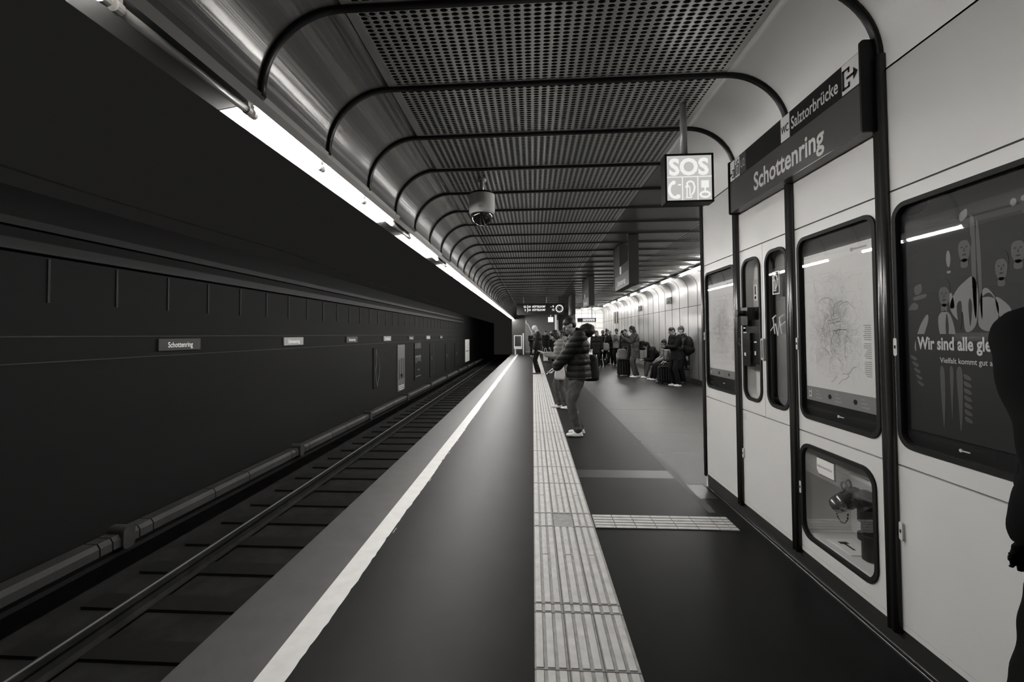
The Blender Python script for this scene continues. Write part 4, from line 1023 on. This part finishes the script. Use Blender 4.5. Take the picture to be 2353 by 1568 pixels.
def phone(label, info, side, lift=.03, tilt=.6, mt='black'):
    p, d, nn = info['arms'][side]
    c = p+d*.05+nn*lift
    mb = MB().box(-.036, .036, -.074, .074, -.004, .004)
    o = mb.obj('phone', mt); o.location = c
    zz = (nn*math.cos(.1)-d*math.sin(.1)).normalized(); xx = d.cross(zz).normalized(); yv = zz.cross(xx)
    o.rotation_euler = Matrix((xx, yv, zz)).transposed().to_euler()
    s_ = MB().box(-.032, .032, -.068, .068, .0041, .0048).obj('screen', 'posttext'); s_.parent = o
    return tag(o, label, 'phone')
def bagblob(name, label, cat, c, r, mt, strap=None, yaw=0):
    t = thing(name, label, cat, (c[0], c[1], c[2]-r[2]))
    x, y, z = r; c = Vector(c); b = MB(); vs, fs = unit_ico(4); se = lambda q, e: math.copysign(abs(q)**e, q)
    out = []
    for v in vs:
        lon = math.atan2(v.y, v.x); lat = math.asin(max(-1, min(1, v.z))); cl_ = se(math.cos(lat), .45)
        p = Vector((x*cl_*se(math.cos(lon), .6), y*cl_*se(math.sin(lon), .7), z*se(math.sin(lat), .45)))
        wob = 1+.03*math.sin(p.z*38+p.x*25)+.02*math.sin(p.x*50-p.z*17)
        taper = 1-.12*(p.z/z)
        out.append(c+Vector((p.x*taper*wob, p.y*taper*wob, p.z)))
    b.add(out, fs); setparent(b.obj('bag_body', mt, None, True), t)
    if strap: MB().tube([Vector(p) for p in strap], .012, 6).obj('strap', mt, t)
    return t
L90 = PI/2       # facing left in the photo (towards the track)
# --- the man with glasses
b, i1 = person('man in a black quilted jacket, jeans and white trainers looking down at his phone', (.68, 6.86, 0), L90+.05, 1.79, 1.22, 2, (30, 6),
    hands=((-.06, .36, .98, 1), (.10, .34, 1.0, 1)), feet=((-.09, .04, 0), (.10, -.02, 0)), coatlen=.475, coatm='c_dark', trousers='c_jeans', shoes='shoe_w', hood=2, puffy=1, glasses=True, voxel=.009)
phone("dark phone held low in the quilted-jacket man's hands", i1, 1, .022)
bagblob('shoulder_bag', "large dark bag hanging behind the quilted-jacket man's hip", 'bag', (.86, 6.97, .99), (.13, .10, .20), 'c_dark', [(.86, 6.95, 1.1), (.76, 6.98, 1.35), (.66, 7.0, 1.52)])
# --- the woman beside him
b, i2 = person('woman with dark bobbed hair in a light puffer coat and white shoes reading her phone', (.60, 9.30, 0), L90, 1.63, 1.08, 6, (30, 0),
    hands=((-.05, .34, 1.10, 1), (.07, .33, 1.10, 1)), feet=((-.08, -.10, 0), (.08, .08, 0)), coatlen=.47, coatm='c_light', trousers='c_jeans', shoes='shoe_w', hair='hair', hairstyle='bob', hood=1, puffy=1, scarf=None, collar='c_mid', voxel=.010)
phone('pale phone held up by the woman in the light coat', i2, 0, .03, mt='signtext')
bagblob('tote_bag', "pale cloth bag hanging low in front of the woman in the light coat", 'bag', (.53, 9.08, .74), (.10, .06, .14), 'c_white', [(.50, 9.08, .85), (.52, 9.12, 1.0), (.58, 9.16, 1.2)])
# --- white hood
b, i3 = person('tall man with a white hood over his head, dark jacket and dark trousers', (.20, 17.3, 0), L90+.1, 1.87, 1.12, 3, (22, 0),
    hands=((-.16, .16, .92), (.16, .16, .92)), feet=((-.06, .06, 0), (.07, -.03, 0)), coatlen=.44, coatm='c_dark', trousers='c_black', hair='c_white', hairstyle='hooded', collar='c_white')
b, _ = person('small distant person in black standing at the far platform end, partly behind the white hood', (-.05, 31.5, 0), PI+.3, 1.68, 1.15, 0, (15, 0), hands=((-.08, .26, 1.15), (.1, .25, 1.13)), coatlen=.42, coatm='c_black', trousers='c_black', hair='skin_d', shoes='shoe_w')
b, _ = person('person in long black coat with dark hair right behind the white-hooded man', (.75, 25.2, 0), PI, 1.72, 1.1, 0, (10, -40), coatlen=.33, coatm='c_black', trousers='c_black', hands=((-.17, .06, .80), (.17, .06, .80)))
t = thing('paper_bag', 'white paper carrier bag with thin handles behind the white-hooded man', 'bag', (.66, 24.0, .08))
MB().prism([(.55, .12), (.79, .12), (.80, .52), (.54, .52)], 'y', 24.0, 24.12).obj('bag_body', 'c_white', t)
MB().tube([(.60, 24.06, .52), (.63, 24.06, .78), (.70, 24.06, .78), (.74, 24.06, .52)], .008, 5).obj('handle', 'paper', t)
b, _ = person('distant person with light hair in dark jacket, second from the white hood', (1.12, 24.4, 0), PI+.4, 1.7, 1.1, 0, (0, 20), hair='hair_g', coatm='c_black', trousers='c_black')
b, _ = person('distant dark-clad person with black cap of hair, third from the white hood', (1.32, 22.6, 0), .3, 1.70, 1.15, 0, (5, 40), coatm='c_black', trousers='c_black', coatlen=.40)
b, _ = person('person with light-fronted coat and dark backpack standing left of the quilted jacket', (1.20, 19.3, 0), L90-.2, 1.72, 1.1, 0, (8, 0), hands=((-.1, .22, 1.0), (.1, .2, .98)), coatm='c_mid', trousers='c_black', coatlen=.45, shoes='shoe_d')
bagblob('backpack', 'dark backpack worn by the person in the light-fronted coat', 'backpack', (1.42, 19.2, 1.25), (.12, .16, .25), 'c_black')
# --- group right of the man
b, _ = person('person with brown bobbed hair in a dark coat beside the hanging pale tote', (2.85, 20.6, 0), PI*.9, 1.66, 1.15, 0, (0, 20), hairstyle='bob', hair='c_mid', coatm='c_dark', trousers='c_black', coatlen=.40)
b, _ = person('grey-haired person seen from behind carrying a pale tote bag', (3.18, 20.9, 0), .2, 1.68, 1.2, 0, (0, 0), hair='hair_g', coatm='c_black', trousers='c_black', coatlen=.42, shoes='shoe_d')
bagblob('tote_bag', 'pale grey tote bag on the shoulder of the grey-haired person', 'bag', (3.22, 20.62, .93), (.19, .07, .17), 'c_light', [(3.18, 20.62, 1.08), (3.26, 20.7, 1.42)])
b, _ = person('person with high dark bun facing a companion near the bright end wall', (3.55, 22.3, 0), -L90, 1.74, 1.1, 0, (8, 0), hairstyle='bun', coatm='c_black', trousers='c_black', coatlen=.40)
b, _ = person('bespectacled person with brown hair turned towards the viewer in the crowd', (3.78, 22.6, 0), PI-.2, 1.66, 1.1, 0, (0, 0), hair='c_mid', coatm='c_black', trousers='c_black', skin='c_light')
b, _ = person('person in a knitted beanie raising both hands to the mouth', (3.98, 21.9, 0), PI-.4, 1.74, 1.1, 0, (8, 0), hairstyle='beanie', hands=((-.05, .25, 1.36, 1), (.05, .25, 1.36, 1)), coatm='c_light', trousers='c_black', coatlen=.48, skin='c_light')
b, _ = person('hooded person in black seen from behind at the right end of the standing crowd', (3.95, 20.2, 0), L90*.9, 1.66, 1.2, 0, (0, 0), hairstyle='hooded', hair='c_black', coatm='c_black', trousers='c_black', coatlen=.38)
# --- woman in grey coat
b, i4 = person('woman with long dark hair in a mid-length grey coat lifting a phone', (3.52, 15.95, 0), L90, 1.80, 1.05, 2, (18, 0), hairstyle='long', hands=((-.05, .38, 1.36, 1), (.09, .36, 1.34, 1)), feet=((-.07, .05, 0), (.07, -.08, 0)), coatlen=.36, coatm='c_mid', trousers='c_mid', shoes='shoe_w', skin='c_light')
phone('phone lifted by the long-haired woman in the grey coat', i4, 1, .025)
bagblob('backpack', 'small dark bag on the back of the woman in the grey coat', 'backpack', (3.74, 15.9, 1.10), (.10, .15, .16), 'c_black')
b, _ = person('dark-haired person hidden behind the woman in the grey coat', (3.55, 17.6, 0), PI*.8, 1.70, 1.1, 0, (15, 0), coatm='c_dark', trousers='c_black', coatlen=.40)
# --- bench and seated people
bn = thing('bench', 'dark bench along the brushed right wall under the seated people', 'bench', (4.35, 15.2, 0))
box(4.15, 4.62, 13.9, 17.0, .40, .45).obj('seat', 'c_dark', bn); box(4.60, 4.66, 13.9, 17.0, .55, .85).obj('backrest', 'c_dark', bn)
for y in (14.1, 15.4, 16.8): MB().box(4.35, 4.41, y-.03, y+.03, 0, .40).box(4.58, 4.64, y-.03, y+.03, .4, .6).obj('leg', 'c_dark', bn)
b, _ = person('seated person bent forward with a dark hooded jacket and bright white trainers', (4.30, 15.75, 0), L90, 1.75, 1.2, 38, (25, 0), seat=.45, hands=((-.12, .55, .62), (.12, .55, .62)), feet=((-.12, .52, 0), (.10, .46, 0)), coatm='c_black', trousers='c_mid', shoes='shoe_w', hood=1, hairstyle='hooded', hair='c_black')
b, _ = person('seated person with a two-tone beanie and a light jacket in the middle of the bench', (4.33, 15.0, 0), L90, 1.62, 1.1, 10, (0, 0), seat=.45, hands=((-.12, .35, .62), (.12, .35, .62)), feet=((-.1, .45, 0), (.1, .5, 0)), coatm='c_light', trousers='c_black', hairstyle='beanie', skin='c_light', shoes='shoe_w')
b, _ = person('seated person in dark clothes reclining with legs stretched behind the backpacker', (4.36, 14.2, 0), L90, 1.72, 1.1, -8, (10, 0), seat=.45, hands=((-.12, .32, .66), (.12, .32, .66)), feet=((-.1, .50, 0), (.12, .44, 0)), coatm='c_dark', trousers='c_black', shoes='shoe_d')
# --- backpacker
b, i5 = person('backpacker in black with a beanie, light scarf and white shoes, head bowed', (4.08, 13.28, 0), L90+.25, 1.72, 1.15, 3, (28, 0), hairstyle='short', hands=((-.06, .36, 1.12, 1), (.08, .34, 1.1, 1)), feet=((-.10, .0, 0), (.10, .04, 0)), coatlen=.44, coatm='c_black', trousers='c_black', shoes='shoe_w', collar='c_light', scarf='c_light', voxel=.011)
phone('phone in the hands of the backpacker near the right wall', i5, 0, .025)
bp_ = thing('backpack', 'big black backpack on the bowed backpacker', 'backpack', (4.42, 13.2, .92))
Bk = Blob(); Bk.ell((4.40, 13.22, 1.18), (.14, .17, .25)).ell((4.38, 13.22, 1.05), (.15, .18, .18)).ell((4.48, 13.22, 1.05), (.09, .13, .13)); setparent(Bk.obj('bag_body', 'c_black', None, .012, 3), bp_)
MB().tube([(4.33, 13.12, 1.38), (4.22, 13.10, 1.48), (4.10, 13.10, 1.44)], .018, 6).tube([(4.33, 13.32, 1.38), (4.22, 13.36, 1.48), (4.10, 13.36, 1.44)], .018, 6).obj('strap', 'c_black', bp_)
b, _ = person('person in a grey cap just behind the backpacker, leaning by the wall', (4.45, 13.95, 0), L90*1.2, 1.70, 1.05, 0, (0, 0), hairstyle='capg', coatm='c_mid', trousers='c_black', scarf='c_mid', coatlen=.44)
# --- luggage
def suitcase(label, x, y, wd, dp_, ht, mt, handle=1.0, yaw=0):
    t = thing('suitcase', label, 'suitcase', (x, y, 0))
    q = MB().prism(rrect(x-wd/2, x+wd/2, .05, ht, .05), 'y', y-dp_/2, y+dp_/2); q.obj('shell', mt, t)
    q = MB()
    for k_ in range(4): q.box(x-wd/2+.05+k_*(wd-.1)/3.6, x-wd/2+.065+k_*(wd-.1)/3.6, y-dp_/2-.004, y-dp_/2, .1, ht-.06)
    q.obj('groove', 'c_mid', t)
    for sx in (-1, 1):
        MB().cyl((x+sx*(wd/2-.04), y-dp_/2+.02, .028), (x+sx*(wd/2-.04), y-dp_/2+.045, .028), .028, n=14).obj('wheel', 'rib', t)
        MB().cyl((x+sx*(wd/2-.04), y+dp_/2-.045, .028), (x+sx*(wd/2-.04), y+dp_/2-.02, .028), .028, n=14).obj('wheel', 'rib', t)
    MB().tube([(x+.02, y+dp_/2-.03, ht), (x+.02, y+dp_/2-.03, handle), (x+.17, y+dp_/2-.03, handle), (x+.17, y+dp_/2-.03, ht)], .010, 8).obj('telescopic_handle', 'chrome', t)
    return t
suitcase('black suitcase with extended handle left of the woman in the grey coat', 3.22, 16.5, .42, .26, .58, 'c_black', 1.05)
bagblob('travel_bag', 'grey travel bag resting on top of the black suitcase', 'bag', (3.16, 16.46, .78), (.17, .12, .19), 'c_light')
suitcase('dark suitcase with tall chrome handle in front of the bench', 3.92, 13.95, .36, .24, .52, 'c_black', 1.0)
# --- blurred sleeve at the right edge
b, _ = person('person in black whose dark sleeve shows at the right edge, nearest of all', (1.348, 1.10, 0), .0, 1.81, 1.2, 0, (0, 0), hands=((-.20, .03, 1.03), (.20, .03, 1.03)), coatlen=.56, coatm='c_void', trousers='c_void', skin='c_void', voxel=.011)
bpy.data.scenes.remove(TS)
